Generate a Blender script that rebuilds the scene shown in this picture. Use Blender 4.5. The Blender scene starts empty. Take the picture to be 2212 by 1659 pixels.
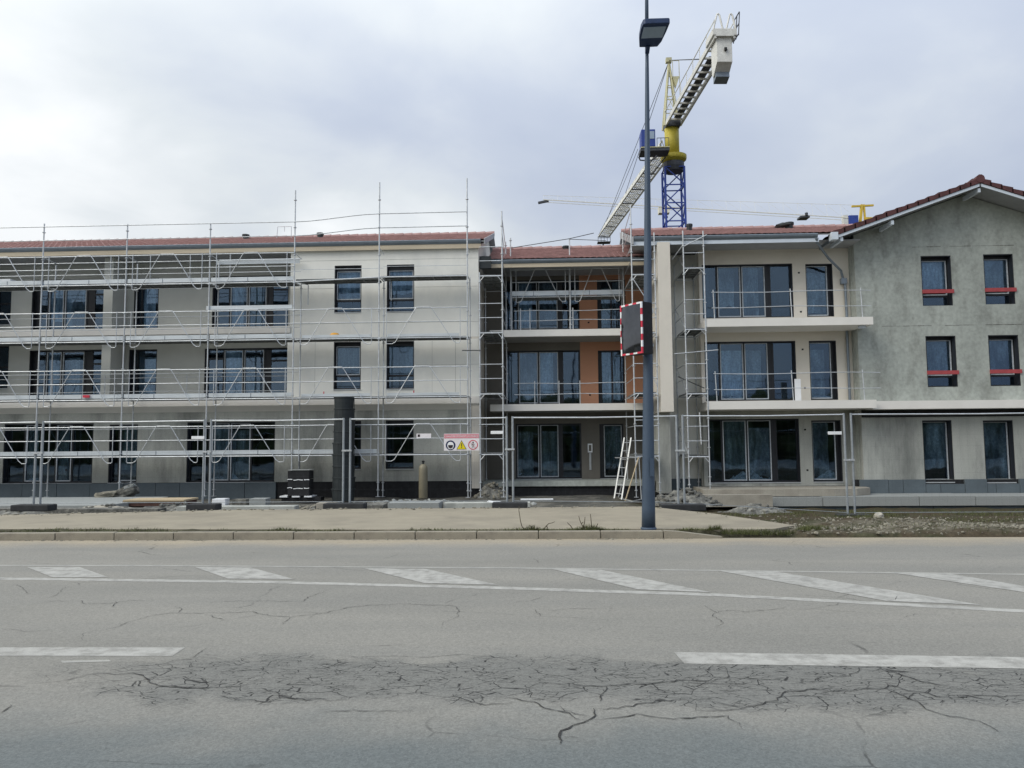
import bpy, bmesh, math, random
from mathutils import Vector, Matrix, noise as mnoise
R = math.radians
rnd = random.Random(11)
scene = bpy.context.scene
col = scene.collection

# ---------------------------------------------------------------- camera
cam_d = bpy.data.cameras.new('camera'); cam = bpy.data.objects.new('camera', cam_d); col.objects.link(cam)
PITCH, ROLL, YAW, HC = R(4.5), R(0.46), R(2.4), 1.55
fw = Vector((-math.sin(YAW)*math.cos(PITCH), math.cos(YAW)*math.cos(PITCH), math.sin(PITCH)))
rt = Vector((math.cos(YAW), math.sin(YAW), 0)); up = rt.cross(fw)
r2 = rt*math.cos(ROLL) - up*math.sin(ROLL); u2 = up*math.cos(ROLL) + rt*math.sin(ROLL)
m3 = Matrix((r2, u2, -fw)).transposed()
cam.matrix_world = Matrix.Translation((0, 0, HC)) @ m3.to_4x4()
cam_d.sensor_width = 36; cam_d.lens = 36*1661/2212; cam_d.clip_end = 6000; cam_d.clip_start = 0.05
scene.camera = cam

# ---------------------------------------------------------------- sky, sun, exposure
w = bpy.data.worlds.new('World'); scene.world = w; w.use_nodes = True
nt = w.node_tree; N = nt.nodes; L = nt.links; N.clear()
SUN_EL, SUN_AZ = R(42), R(-125)           # azimuth from +Y, clockwise positive: behind left of the camera
out = N.new('ShaderNodeOutputWorld')
sky = N.new('ShaderNodeTexSky'); sky.sky_type = 'NISHITA'; sky.sun_disc = False
sky.sun_elevation = SUN_EL; sky.sun_rotation = SUN_AZ % (2*math.pi)
b1 = N.new('ShaderNodeBackground'); b1.inputs[1].default_value = 0.10
L.new(sky.outputs[0], b1.inputs[0])
tc = N.new('ShaderNodeTexCoord'); sep = N.new('ShaderNodeSeparateXYZ'); L.new(tc.outputs['Generated'], sep.inputs[0])
def wmath(op, a, b=None, clamp=False):
    n = N.new('ShaderNodeMath'); n.operation = op; n.use_clamp = clamp
    for i, v in enumerate((a, b)):
        if v is None: continue
        if isinstance(v, (int, float)): n.inputs[i].default_value = v
        else: L.new(v, n.inputs[i])
    return n.outputs[0]
zz = wmath('MAXIMUM', sep.outputs[2], 0.0)
den = wmath('ADD', zz, 0.22)
cx = wmath('DIVIDE', sep.outputs[0], den); cy = wmath('DIVIDE', sep.outputs[1], den)
comb = N.new('ShaderNodeCombineXYZ'); L.new(cx, comb.inputs[0]); L.new(cy, comb.inputs[1])
def wnoise(scale, detail, rough, dist, off):
    mp = N.new('ShaderNodeMapping'); mp.inputs['Location'].default_value = off; L.new(comb.outputs[0], mp.inputs[0])
    n = N.new('ShaderNodeTexNoise'); n.inputs['Scale'].default_value = scale; n.inputs['Detail'].default_value = detail
    n.inputs['Roughness'].default_value = rough; n.inputs['Distortion'].default_value = dist
    L.new(mp.outputs[0], n.inputs[0]); return n.outputs[0]
n1 = wnoise(0.75, 4, 0.5, 0.35, (3.1, 1.7, 0)); n2 = wnoise(2.2, 5, 0.55, 0.3, (0.4, 5.2, 0))
cl = wmath('ADD', wmath('MULTIPLY', n1, 0.72), wmath('MULTIPLY', n2, 0.28))
# broad brightening of the cloud deck toward the left, where the cloud is thinner
cl = wmath('ADD', wmath('MULTIPLY', wmath('SUBTRACT', cl, 0.5), 1.15), 0.5)
cl = wmath('SUBTRACT', cl, wmath('MULTIPLY', sep.outputs[0], 0.30))
# the haze near the horizon is paler all round
hz = wmath('MAXIMUM', wmath('SUBTRACT', 1.0, wmath('DIVIDE', zz, 0.30)), 0.0)
cl = wmath('ADD', cl, wmath('MULTIPLY', hz, 0.09))
cr = N.new('ShaderNodeValToRGB'); e = cr.color_ramp.elements
e[0].position = 0.30; e[0].color = (0.40, 0.455, 0.575, 1)
e[1].position = 0.74; e[1].color = (0.86, 0.88, 0.89, 1)
k = cr.color_ramp.elements.new(0.46); k.color = (0.495, 0.545, 0.635, 1)
k = cr.color_ramp.elements.new(0.60); k.color = (0.65, 0.69, 0.72, 1)
L.new(cl, cr.inputs[0])
# overcast sky: the zenith is brighter than the horizon
el = wmath('ADD', wmath('MULTIPLY', wmath('POWER', zz, 2.2), 1.5), 0.94)
b2 = N.new('ShaderNodeBackground'); L.new(cr.outputs[0], b2.inputs[0]); L.new(el, b2.inputs[1])
mx = N.new('ShaderNodeMixShader'); mx.inputs[0].default_value = 0.93
L.new(b1.outputs[0], mx.inputs[1]); L.new(b2.outputs[0], mx.inputs[2]); L.new(mx.outputs[0], out.inputs[0])

sd = bpy.data.lights.new('sun', 'SUN'); sd.energy = 1.5; sd.angle = R(35); sd.color = (1, 0.94, 0.84)
so = bpy.data.objects.new('sun', sd); col.objects.link(so)
sdir = Vector((math.sin(SUN_AZ)*math.cos(SUN_EL), math.cos(SUN_AZ)*math.cos(SUN_EL), math.sin(SUN_EL)))
so.rotation_euler = sdir.to_track_quat('Z', 'Y').to_euler(); so.location = (0, 0, 40)
vs = scene.view_settings; vs.view_transform = 'Standard'; vs.look = 'None'; vs.exposure = 0.2; vs.gamma = 1.0; vs.use_curve_mapping = False

# ---------------------------------------------------------------- materials
def mat(name, color, rough=0.7, metal=0.0, n_scale=3.0, n_amt=0.15, fine=60, f_amt=0.08, bump=0.0, spec=0.4, stretch=None, color2=None, c2_scale=1.0, c2_lo=0.45, c2_hi=0.65):
    m = bpy.data.materials.new(name); m.use_nodes = True
    t = m.node_tree; n = t.nodes; l = t.links; p = n['Principled BSDF']
    p.inputs['Roughness'].default_value = rough; p.inputs['Metallic'].default_value = metal
    p.inputs['Specular IOR Level'].default_value = spec
    tcn = n.new('ShaderNodeTexCoord'); src = tcn.outputs['Object']
    if stretch:
        mp = n.new('ShaderNodeMapping'); mp.inputs['Scale'].default_value = stretch; l.new(src, mp.inputs[0]); src = mp.outputs[0]
    a = n.new('ShaderNodeTexNoise'); a.inputs['Scale'].default_value = n_scale; a.inputs['Detail'].default_value = 5; a.inputs['Roughness'].default_value = 0.6
    l.new(src, a.inputs[0])
    b = n.new('ShaderNodeTexNoise'); b.inputs['Scale'].default_value = fine; b.inputs['Detail'].default_value = 3; l.new(tcn.outputs['Object'], b.inputs[0])
    def mr(s, amt):
        q = n.new('ShaderNodeMapRange'); q.inputs[1].default_value = 0.3; q.inputs[2].default_value = 0.7
        q.inputs[3].default_value = 1-amt; q.inputs[4].default_value = 1+amt; l.new(s, q.inputs[0]); return q.outputs[0]
    mu = n.new('ShaderNodeMath'); mu.operation = 'MULTIPLY'; l.new(mr(a.outputs[0], n_amt), mu.inputs[0]); l.new(mr(b.outputs[0], f_amt), mu.inputs[1])
    base = None
    if color2:
        c = n.new('ShaderNodeTexNoise'); c.inputs['Scale'].default_value = c2_scale; c.inputs['Detail'].default_value = 6; c.inputs['Roughness'].default_value = 0.65
        l.new(src, c.inputs[0])
        q = n.new('ShaderNodeMapRange'); q.inputs[1].default_value = c2_lo; q.inputs[2].default_value = c2_hi; l.new(c.outputs[0], q.inputs[0])
        mxx = n.new('ShaderNodeMix'); mxx.data_type = 'RGBA'; l.new(q.outputs[0], mxx.inputs[0])
        mxx.inputs[6].default_value = (*color, 1); mxx.inputs[7].default_value = (*color2, 1); base = mxx.outputs[2]
    vm = n.new('ShaderNodeVectorMath'); vm.operation = 'SCALE'; l.new(mu.outputs[0], vm.inputs['Scale'])
    if base: l.new(base, vm.inputs[0])
    else: vm.inputs[0].default_value = color
    l.new(vm.outputs[0], p.inputs['Base Color'])
    if bump:
        bn = n.new('ShaderNodeBump'); bn.inputs['Strength'].default_value = bump; bn.inputs['Distance'].default_value = 0.01
        l.new(b.outputs[0], bn.inputs['Height']); l.new(bn.outputs[0], p.inputs['Normal'])
    return m
M = {}
M['fsteel'] = mat('dull_fence_steel', (0.30, 0.33, 0.35), 0.5, 0.3, 6, 0.15, 40, 0.1)
M['galv'] = mat('galvanised_steel', (0.52, 0.545, 0.56), 0.42, 0.35, 6, 0.15, 40, 0.1)
M['alu'] = mat('aluminium_plank', (0.56, 0.60, 0.62), 0.45, 0.25, 4, 0.12, 50, 0.06, stretch=(0.3, 1, 3))
M['deck'] = mat('deck_underside', (0.16, 0.17, 0.17), 0.7, 0.1, 5, 0.3, 40, 0.15)
M['cream'] = mat('cream_render', (0.68, 0.64, 0.56), 0.85, 0, 0.7, 0.05, 90, 0.04, 0.15, color2=(0.59, 0.55, 0.48), c2_scale=0.5, c2_lo=0.5, c2_hi=0.75)
M['board'] = mat('pale_wall_panels', (0.79, 0.785, 0.725), 0.8, 0, 0.6, 0.05, 60, 0.04, 0.1, stretch=(1, 1, 0.6), color2=(0.68, 0.685, 0.645), c2_scale=0.8, c2_lo=0.48, c2_hi=0.7)
M['slab'] = mat('painted_slab', (0.74, 0.72, 0.67), 0.8, 0, 1.2, 0.05, 60, 0.03, 0.1)
M['concrete'] = mat('raw_concrete', (0.365, 0.39, 0.355), 0.9, 0, 0.7, 0.16, 9, 0.12, 0.25, stretch=(1.2, 1, 0.55), color2=(0.245, 0.258, 0.232), c2_scale=1.7, c2_lo=0.48, c2_hi=0.74)
M['gwall'] = mat('ground_floor_concrete', (0.40, 0.41, 0.375), 0.9, 0, 1.3, 0.16, 30, 0.08, 0.2, stretch=(1, 1, 0.25), color2=(0.19, 0.20, 0.185), c2_scale=0.9, c2_lo=0.47, c2_hi=0.70)
M['orange'] = mat('orange_render', (0.455, 0.235, 0.145), 0.85, 0, 0.8, 0.06, 80, 0.04, 0.15)
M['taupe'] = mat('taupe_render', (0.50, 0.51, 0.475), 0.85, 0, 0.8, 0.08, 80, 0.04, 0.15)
M['taupe_shaded'] = mat('shade_darkened_taupe', (0.155, 0.145, 0.125), 0.85, 0, 0.8, 0.1, 80, 0.05, 0.15)  # taupe darkened so the courtyard recess shade sits in the colour
M['shaded_soffit'] = mat('shade_darkened_slab_underside', (0.24, 0.235, 0.215), 0.9, 0, 0.9, 0.15, 30, 0.08, 0.15)  # bare slab concrete toned down to paint in the shade under balconies
M['xps'] = mat('grey_blue_insulation', (0.10, 0.125, 0.14), 0.85, 0, 1.5, 0.14, 40, 0.08, 0.1)
M['black'] = mat('black_membrane', (0.014, 0.015, 0.017), 0.8, 0, 5, 0.4, 40, 0.2, 0.2)
M['frame'] = mat('anthracite_frame', (0.017, 0.019, 0.024), 0.45, 0, 8, 0.1, 40, 0.05)
M['sash'] = mat('taped_sash_edge', (0.45, 0.49, 0.52), 0.5, 0, 12, 0.2, 60, 0.1)
M['sill'] = mat('window_sill', (0.42, 0.44, 0.45), 0.5, 0.1, 8, 0.1, 40, 0.05)
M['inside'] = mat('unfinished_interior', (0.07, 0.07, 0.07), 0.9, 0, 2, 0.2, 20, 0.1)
M['roof'] = mat('pink_clay_tiles', (0.385, 0.25, 0.235), 0.85, 0, 3.5, 0.16, 30, 0.14, color2=(0.34, 0.22, 0.205), c2_scale=2.5)
M['roofd'] = mat('dark_red_tiles', (0.095, 0.038, 0.038), 0.8, 0, 3.5, 0.2, 30, 0.14, color2=(0.07, 0.03, 0.03), c2_scale=2.5)
M['zinc'] = mat('zinc_gutter', (0.20, 0.235, 0.27), 0.4, 0.4, 3, 0.12, 40, 0.06)
M['wood'] = mat('pale_fascia_board', (0.53, 0.46, 0.345), 0.75, 0, 4, 0.12, 60, 0.08, stretch=(0.15, 1, 3))
M['soffit'] = mat('soffit_board', (0.33, 0.34, 0.35), 0.8, 0, 3, 0.08, 60, 0.05)
M['vergeb'] = mat('white_barge_board', (0.60, 0.66, 0.72), 0.6, 0, 3, 0.06, 60, 0.04)
M['plastic'] = mat('dark_chute_plastic', (0.022, 0.028, 0.030), 0.5, 0, 3, 0.25, 40, 0.12)
M['rubber'] = mat('black_foot_block', (0.030, 0.032, 0.034), 0.8, 0, 6, 0.25, 40, 0.15, 0.3)
M['white'] = mat('white_plastic', (0.78, 0.80, 0.81), 0.5, 0, 6, 0.05, 40, 0.04)
M['redbar'] = mat('red_painted_bar', (0.36, 0.06, 0.065), 0.6, 0, 8, 0.15, 50, 0.1)
M['red'] = mat('red_paint', (0.55, 0.03, 0.06), 0.5, 0, 8, 0.1, 50, 0.08)
M['olive'] = mat('olive_gas_bottle', (0.20, 0.18, 0.125), 0.5, 0.1, 5, 0.12, 40, 0.08)
M['bucketo'] = mat('orange_plastic', (0.80, 0.40, 0.05), 0.5, 0, 5, 0.06, 40, 0.04)
M['pole'] = mat('grey_blue_pole_paint', (0.055, 0.082, 0.122), 0.45, 0.15, 2.5, 0.08, 40, 0.05)
M['poled'] = mat('blue_black_luminaire', (0.02, 0.04, 0.10), 0.45, 0.1, 4, 0.1, 40, 0.05)
M['lampglass'] = mat('luminaire_glass', (0.30, 0.38, 0.48), 0.25, 0, 4, 0.06, 40, 0.03)
M['crwhite'] = mat('crane_grey_white', (0.66, 0.66, 0.62), 0.6, 0.05, 1.5, 0.12, 12, 0.08)
M['crdark'] = mat('crane_dark_steel', (0.06, 0.065, 0.075), 0.6, 0.2, 2, 0.2, 12, 0.1)
M['cryellow'] = mat('crane_yellow', (0.44, 0.37, 0.045), 0.6, 0, 1.5, 0.15, 12, 0.1)
M['crcream'] = mat('crane_cream_yellow', (0.50, 0.48, 0.30), 0.6, 0, 1.5, 0.15, 12, 0.1)
M['crblue'] = mat('crane_blue', (0.025, 0.055, 0.27), 0.55, 0, 2, 0.15, 12, 0.1)
M['crpale'] = mat('far_crane_pale', (0.72, 0.70, 0.60), 0.7, 0, 2, 0.1, 12, 0.05)
M['cryel2'] = mat('far_crane_yellow', (0.62, 0.44, 0.06), 0.6, 0, 2, 0.1, 12, 0.05)
M['cable'] = mat('steel_cable', (0.06, 0.065, 0.07), 0.6, 0.3, 5, 0.1, 40, 0.05)
M['paint'] = mat('worn_road_paint', (0.36, 0.355, 0.325), 0.75, 0, 2.2, 0.10, 120, 0.12, 0.1, color2=(0.25, 0.245, 0.222), c2_scale=7, c2_lo=0.44, c2_hi=0.62)
M['paintthin'] = mat('faded_road_paint', (0.31, 0.305, 0.275), 0.8, 0, 2.2, 0.12, 120, 0.14, 0.1, color2=(0.22, 0.22, 0.205), c2_scale=5, c2_lo=0.46, c2_hi=0.7)
M['crack'] = mat('road_crack_fill', (0.035, 0.035, 0.033), 0.95, 0, 6, 0.4, 60, 0.2)
M['kerb'] = mat('kerb_concrete', (0.285, 0.26, 0.205), 0.9, 0, 3, 0.1, 70, 0.12, 0.3, color2=(0.20, 0.18, 0.145), c2_scale=3)
M['side'] = mat('beige_sidewalk', (0.28, 0.25, 0.188), 0.9, 0, 2.2, 0.08, 110, 0.12, 0.25, color2=(0.235, 0.21, 0.16), c2_scale=0.9)
M['lightconc'] = mat('pale_concrete', (0.29, 0.305, 0.295), 0.9, 0, 1.6, 0.12, 40, 0.1, 0.25, color2=(0.25, 0.265, 0.255), c2_scale=1.6)
M['beigeconc'] = mat('beige_concrete', (0.33, 0.31, 0.26), 0.9, 0, 1.6, 0.12, 40, 0.1, 0.25, color2=(0.27, 0.25, 0.21), c2_scale=1.4)
M['rubble'] = mat('dark_rubble', (0.10, 0.10, 0.09), 0.95, 0, 4, 0.4, 30, 0.25, 0.4, color2=(0.21, 0.205, 0.18), c2_scale=6)
M['stone'] = mat('pale_stones', (0.205, 0.192, 0.152), 0.95, 0, 5, 0.35, 40, 0.2, 0.3)
M['plank'] = mat('timber_plank', (0.46, 0.37, 0.24), 0.8, 0, 4, 0.15, 60, 0.1, stretch=(0.2, 2, 2))
M['plankd'] = mat('red_brown_edge', (0.09, 0.045, 0.035), 0.8, 0, 4, 0.2, 60, 0.1)
M['grass'] = mat('verge_grass', (0.075, 0.085, 0.028), 0.9, 0, 2, 0.4, 10, 0.2)
M['dry'] = mat('dry_weed', (0.085, 0.072, 0.045), 0.9, 0, 2, 0.3, 10, 0.2)
M['ladder'] = mat('ladder_aluminium', (0.42, 0.43, 0.42), 0.45, 0.3, 5, 0.1, 40, 0.06)
M['signred'] = mat('faded_sign_red', (0.62, 0.24, 0.28), 0.55, 0, 8, 0.15, 40, 0.06)
M['signw'] = mat('sign_white', (0.72, 0.70, 0.72), 0.5, 0, 6, 0.06, 40, 0.03)
M['signblue'] = mat('sign_dark_blue', (0.008, 0.017, 0.075), 0.5, 0, 6, 0.1, 40, 0.03)
M['signyel'] = mat('sign_yellow', (0.70, 0.58, 0.01), 0.5, 0, 6, 0.08, 40, 0.03)
M['ink'] = mat('sign_ink', (0.03, 0.02, 0.025), 0.6, 0, 6, 0.1, 40, 0.03)
M['plant_pot'] = M['black']

def simple_nodes(name):
    m = bpy.data.materials.new(name); m.use_nodes = True; t = m.node_tree; t.nodes.clear()
    return m, t, t.nodes, t.links
def glass(name, tint, gloss, base_refl):
    m, t, n, l = simple_nodes(name)
    o = n.new('ShaderNodeOutputMaterial'); mxs = n.new('ShaderNodeMixShader')
    tr = n.new('ShaderNodeBsdfTransparent'); tr.inputs[0].default_value = (*tint, 1)
    g = n.new('ShaderNodeBsdfGlossy'); g.inputs['Color'].default_value = (*gloss, 1); g.inputs['Roughness'].default_value = 0.03
    fr = n.new('ShaderNodeLayerWeight'); fr.inputs['Blend'].default_value = 0.25
    tcn = n.new('ShaderNodeTexCoord'); ns = n.new('ShaderNodeTexNoise'); ns.inputs['Scale'].default_value = 0.9; ns.inputs['Detail'].default_value = 2
    l.new(tcn.outputs['Object'], ns.inputs[0])
    bn = n.new('ShaderNodeBump'); bn.inputs['Strength'].default_value = 0.12; bn.inputs['Distance'].default_value = 0.05
    l.new(ns.outputs[0], bn.inputs['Height']); l.new(bn.outputs[0], g.inputs['Normal'])
    q = n.new('ShaderNodeMapRange'); q.inputs[3].default_value = base_refl; q.inputs[4].default_value = 0.8; l.new(fr.outputs['Fresnel'], q.inputs[0])
    l.new(q.outputs[0], mxs.inputs[0]); l.new(tr.outputs[0], mxs.inputs[1]); l.new(g.outputs[0], mxs.inputs[2]); l.new(mxs.outputs[0], o.inputs[0])
    return m
M['pane'] = glass('window_glass', (0.72, 0.80, 0.85), (0.58, 0.76, 1.0), 0.060)
def film_mat():
    m = mat('dusty_film', (0.53, 0.585, 0.635), 0.6, 0, 1.3, 0.35, 14, 0.25, stretch=(3.2, 1, 0.45), color2=(0.18, 0.21, 0.25), c2_scale=1.5, c2_lo=0.40, c2_hi=0.66)
    return m
M['film'] = film_mat()
M['film_grey'] = mat('grey_dust_sheet', (0.42, 0.45, 0.46), 0.6, 0, 1.1, 0.4, 14, 0.25, stretch=(1.6, 1, 0.5), color2=(0.07, 0.08, 0.09), c2_scale=1.2, c2_lo=0.36, c2_hi=0.6)
M['film_green'] = mat('grimy_clear_sheet', (0.24, 0.265, 0.25), 0.6, 0, 1.2, 0.4, 14, 0.25, stretch=(4, 1, 0.45), color2=(0.07, 0.085, 0.08), c2_scale=1.4, c2_lo=0.38, c2_hi=0.64)
M['film_dark'] = mat('dark_net_curtain', (0.13, 0.15, 0.17), 0.7, 0, 1.1, 0.4, 14, 0.25, stretch=(6, 1, 0.4), color2=(0.05, 0.06, 0.07), c2_scale=1.2, c2_lo=0.4, c2_hi=0.6)
M['film_white'] = mat('crumpled_clear_sheet', (0.55, 0.58, 0.60), 0.45, 0, 4, 0.3, 30, 0.25, color2=(0.20, 0.23, 0.25), c2_scale=5)
M['mirror'] = mat('dark_convex_mirror', (0.085, 0.09, 0.10), 0.06, 1.0, 3, 0.12, 20, 0.05)

def road_mat():
    m = bpy.data.materials.new('cracked_asphalt'); m.use_nodes = True
    t = m.node_tree; n = t.nodes; l = t.links; p = n['Principled BSDF']; p.inputs['Roughness'].default_value = 0.85; p.inputs['Specular IOR Level'].default_value = 0.3
    tcn = n.new('ShaderNodeTexCoord'); src = tcn.outputs['Object']; s = n.new('ShaderNodeSeparateXYZ'); l.new(src, s.inputs[0])
    def noise(scale, detail=4, rough=0.6, st=None, dist=0):
        v = src
        if st:
            mp = n.new('ShaderNodeMapping'); mp.inputs['Scale'].default_value = st; l.new(src, mp.inputs[0]); v = mp.outputs[0]
        q = n.new('ShaderNodeTexNoise'); q.inputs['Scale'].default_value = scale; q.inputs['Detail'].default_value = detail; q.inputs['Roughness'].default_value = rough
        q.inputs['Distortion'].default_value = dist
        l.new(v, q.inputs[0]); return q.outputs[0]
    def mt(op, a, b=None, c=None, clamp=False):
        q = n.new('ShaderNodeMath'); q.operation = op; q.use_clamp = clamp
        for i, v in enumerate((a, b, c)):
            if v is None: continue
            if isinstance(v, (int, float)): q.inputs[i].default_value = v
            else: l.new(v, q.inputs[i])
        return q.outputs[0]
    def mr(v, a, b, c=0.0, d=1.0, smooth=False):
        q = n.new('ShaderNodeMapRange'); q.interpolation_type = 'SMOOTHSTEP' if smooth else 'LINEAR'
        q.inputs[1].default_value = a; q.inputs[2].default_value = b; q.inputs[3].default_value = c; q.inputs[4].default_value = d; l.new(v, q.inputs[0]); return q.outputs[0]
    def mixc(f, a, b):
        q = n.new('ShaderNodeMix'); q.data_type = 'RGBA'; l.new(f, q.inputs[0])
        for i, v in ((6, a), (7, b)):
            if isinstance(v, tuple): q.inputs[i].default_value = (*v, 1)
            else: l.new(v, q.inputs[i])
        return q.outputs[2]
    wob = mr(noise(0.9, 3), 0.3, 0.7, -0.28, 0.28)
    yy = mt('ADD', s.outputs[1], wob)
    c = mixc(mr(noise(0.35, 4, 0.6, (0.5, 1.3, 1)), 0.40, 0.62), (0.243, 0.234, 0.205), (0.203, 0.198, 0.175))
    # lane wear: wheel tracks run along the street
    tr = mr(noise(1.0, 3, 0.5, (0.05, 1.6, 1)), 0.35, 0.65)
    c = mixc(mt('MULTIPLY', tr, 0.35), c, (0.178, 0.179, 0.166))
    # old worn seam lane with alligator cracking
    zone = mt('MULTIPLY', mr(yy, 4.55, 4.95, 0, 1, True), mr(yy, 5.5, 5.85, 1, 0, True))
    zone = mt('MULTIPLY', zone, mr(mt('ADD', s.outputs[0], mt('MULTIPLY', wob, 3)), -3.9, -2.0, 0.12, 1, True))
    zraw = zone
    zone = mr(mt('ADD', zraw, mt('MULTIPLY', mt('SUBTRACT', noise(5.5, 6, 0.75, (0.6, 1.4, 1)), 0.5), 1.5)), 0.30, 0.75, 0, 1)
    zone = mt('MULTIPLY', zone, mr(zraw, 0.0, 0.25))
    c = mixc(mt('ADD', mt('MULTIPLY', zone, 0.20), mt('MULTIPLY', zraw, 0.48)), c, (0.135, 0.138, 0.129))
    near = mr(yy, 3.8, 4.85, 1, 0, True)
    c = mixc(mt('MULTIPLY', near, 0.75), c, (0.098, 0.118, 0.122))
    # dust that collects by the kerb
    dust = mt('MULTIPLY', mr(yy, 11.6, 12.7, 0, 1, True), mr(noise(1.5, 4, 0.6, (0.3, 2, 1)), 0.3, 0.6, 0.45, 1))
    c = mixc(dust, c, (0.33, 0.285, 0.21))
    # crack network
    wv = n.new('ShaderNodeTexNoise'); wv.inputs['Scale'].default_value = 3.5; wv.inputs['Detail'].default_value = 5; l.new(src, wv.inputs[0])
    va = n.new('ShaderNodeVectorMath'); va.operation = 'SCALE'; va.inputs['Scale'].default_value = 0.14; l.new(wv.outputs[1], va.inputs[0])
    vb = n.new('ShaderNodeVectorMath'); l.new(src, vb.inputs[0]); l.new(va.outputs[0], vb.inputs[1])
    def crackset(scale, st, wid, lo, hi, msk_scale):
        mp = n.new('ShaderNodeMapping'); mp.inputs['Scale'].default_value = st; l.new(vb.outputs[0], mp.inputs[0])
        v = n.new('ShaderNodeTexVoronoi'); v.feature = 'DISTANCE_TO_EDGE'; v.inputs['Scale'].default_value = scale; l.new(mp.outputs[0], v.inputs[0])
        a = mr(v.outputs['Distance'], wid*0.3, wid, 1, 0)
        return mt('MULTIPLY', a, mr(noise(msk_scale, 4), lo, hi))
    ck = mt('MULTIPLY', crackset(1.0, (4.2, 9.5, 1), 0.021, 0.40, 0.52, 3.2), mr(zraw, 0.15, 0.6))
    ck = mt('MAXIMUM', ck, mt('MULTIPLY', crackset(1.0, (8, 21.0, 1), 0.036, 0.42, 0.53, 5.0), mr(zraw, 0.2, 0.7)))
    ck = mt('MAXIMUM', ck, mt('MULTIPLY', crackset(1.0, (0.5, 0.95, 1), 0.007, 0.52, 0.62, 0.9), 0.55))
    pv = n.new('ShaderNodeTexVoronoi'); pv.inputs['Scale'].default_value = 34; l.new(src, pv.inputs[0])
    pit = mt('MULTIPLY', mr(pv.outputs['Distance'], 0.10, 0.32, 1, 0), mr(noise(7, 4), 0.46, 0.62))
    ck = mt('MAXIMUM', ck, mt('MULTIPLY', pit, mt('ADD', mt('MULTIPLY', zraw, 0.85), 0.07)))
    c = mixc(mt('MULTIPLY', ck, 0.97), c, (0.018, 0.018, 0.017))
    # aggregate speckle
    vo = n.new('ShaderNodeTexVoronoi'); vo.inputs['Scale'].default_value = 90; l.new(src, vo.inputs[0])
    sp = mr(vo.outputs['Color'], 0.0, 1.0, 0.80, 1.20)
    f2 = mr(noise(220, 2), 0.3, 0.7, 0.82, 1.18)
    f3 = mr(noise(28, 4, 0.7), 0.3, 0.7, 0.90, 1.10)
    vm = n.new('ShaderNodeVectorMath'); vm.operation = 'SCALE'; l.new(c, vm.inputs[0]); l.new(mt('MULTIPLY', mt('MULTIPLY', sp, f2), f3), vm.inputs['Scale'])
    l.new(vm.outputs[0], p.inputs['Base Color'])
    bn = n.new('ShaderNodeBump'); bn.inputs['Strength'].default_value = 0.45; bn.inputs['Distance'].default_value = 0.006
    l.new(mt('SUBTRACT', noise(160, 3), ck), bn.inputs['Height']); l.new(bn.outputs[0], p.inputs['Normal'])
    return m
M['road'] = road_mat()

def soil_mat():
    m = bpy.data.materials.new('site_soil'); m.use_nodes = True
    t = m.node_tree; n = t.nodes; l = t.links; p = n['Principled BSDF']; p.inputs['Roughness'].default_value = 0.95; p.inputs['Specular IOR Level'].default_value = 0.15
    tcn = n.new('ShaderNodeTexCoord'); src = tcn.outputs['Object']; s = n.new('ShaderNodeSeparateXYZ'); l.new(src, s.inputs[0])
    def noise(scale, detail=5):
        q = n.new('ShaderNodeTexNoise'); q.inputs['Scale'].default_value = scale; q.inputs['Detail'].default_value = detail; q.inputs['Roughness'].default_value = 0.65; l.new(src, q.inputs[0]); return q.outputs[0]
    def mr(v, a, b, c=0.0, d=1.0):
        q = n.new('ShaderNodeMapRange'); q.inputs[1].default_value = a; q.inputs[2].default_value = b; q.inputs[3].default_value = c; q.inputs[4].default_value = d; l.new(v, q.inputs[0]); return q.outputs[0]
    def mul(a, b):
        q = n.new('ShaderNodeMath'); q.operation = 'MULTIPLY'
        for i, v in enumerate((a, b)):
            if isinstance(v, (int, float)): q.inputs[i].default_value = v
            else: l.new(v, q.inputs[i])
        return q.outputs[0]
    def mixc(f, a, b):
        q = n.new('ShaderNodeMix'); q.data_type = 'RGBA'; l.new(f, q.inputs[0])
        for i, v in ((6, a), (7, b)):
            if isinstance(v, tuple): q.inputs[i].default_value = (*v, 1)
            else: l.new(v, q.inputs[i])
        return q.outputs[2]
    left = mixc(mr(noise(1.4), 0.42, 0.7), (0.075, 0.075, 0.068), (0.20, 0.19, 0.16))
    right = mixc(mr(noise(1.8), 0.42, 0.62), (0.062, 0.048, 0.030), (0.046, 0.047, 0.024))
    grav = mul(mul(mr(s.outputs[1], 14.9, 14.2), mr(s.outputs[1], 13.0, 13.5)), mr(noise(2.6), 0.42, 0.6))
    right = mixc(grav, right, (0.155, 0.142, 0.108))
    c = mixc(mr(s.outputs[0], 2.0, 3.2), left, right)
    strip = mul(mr(s.outputs[1], 13.75, 13.6), mr(s.outputs[0], 4.5, 3.0))
    c = mixc(strip, c, mixc(mr(noise(5.0), 0.42, 0.6), (0.035, 0.033, 0.02), (0.085, 0.08, 0.05)))
    vm = n.new('ShaderNodeVectorMath'); vm.operation = 'SCALE'; l.new(c, vm.inputs[0]); l.new(mul(mr(noise(14), 0.3, 0.7, 0.65, 1.35), mr(noise(60), 0.3, 0.7, 0.75, 1.25)), vm.inputs['Scale'])
    l.new(vm.outputs[0], p.inputs['Base Color'])
    bn = n.new('ShaderNodeBump'); bn.inputs['Strength'].default_value = 0.8; bn.inputs['Distance'].default_value = 0.03
    l.new(noise(22), bn.inputs['Height']); l.new(bn.outputs[0], p.inputs['Normal'])
    return m
M['soil'] = soil_mat()

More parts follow.
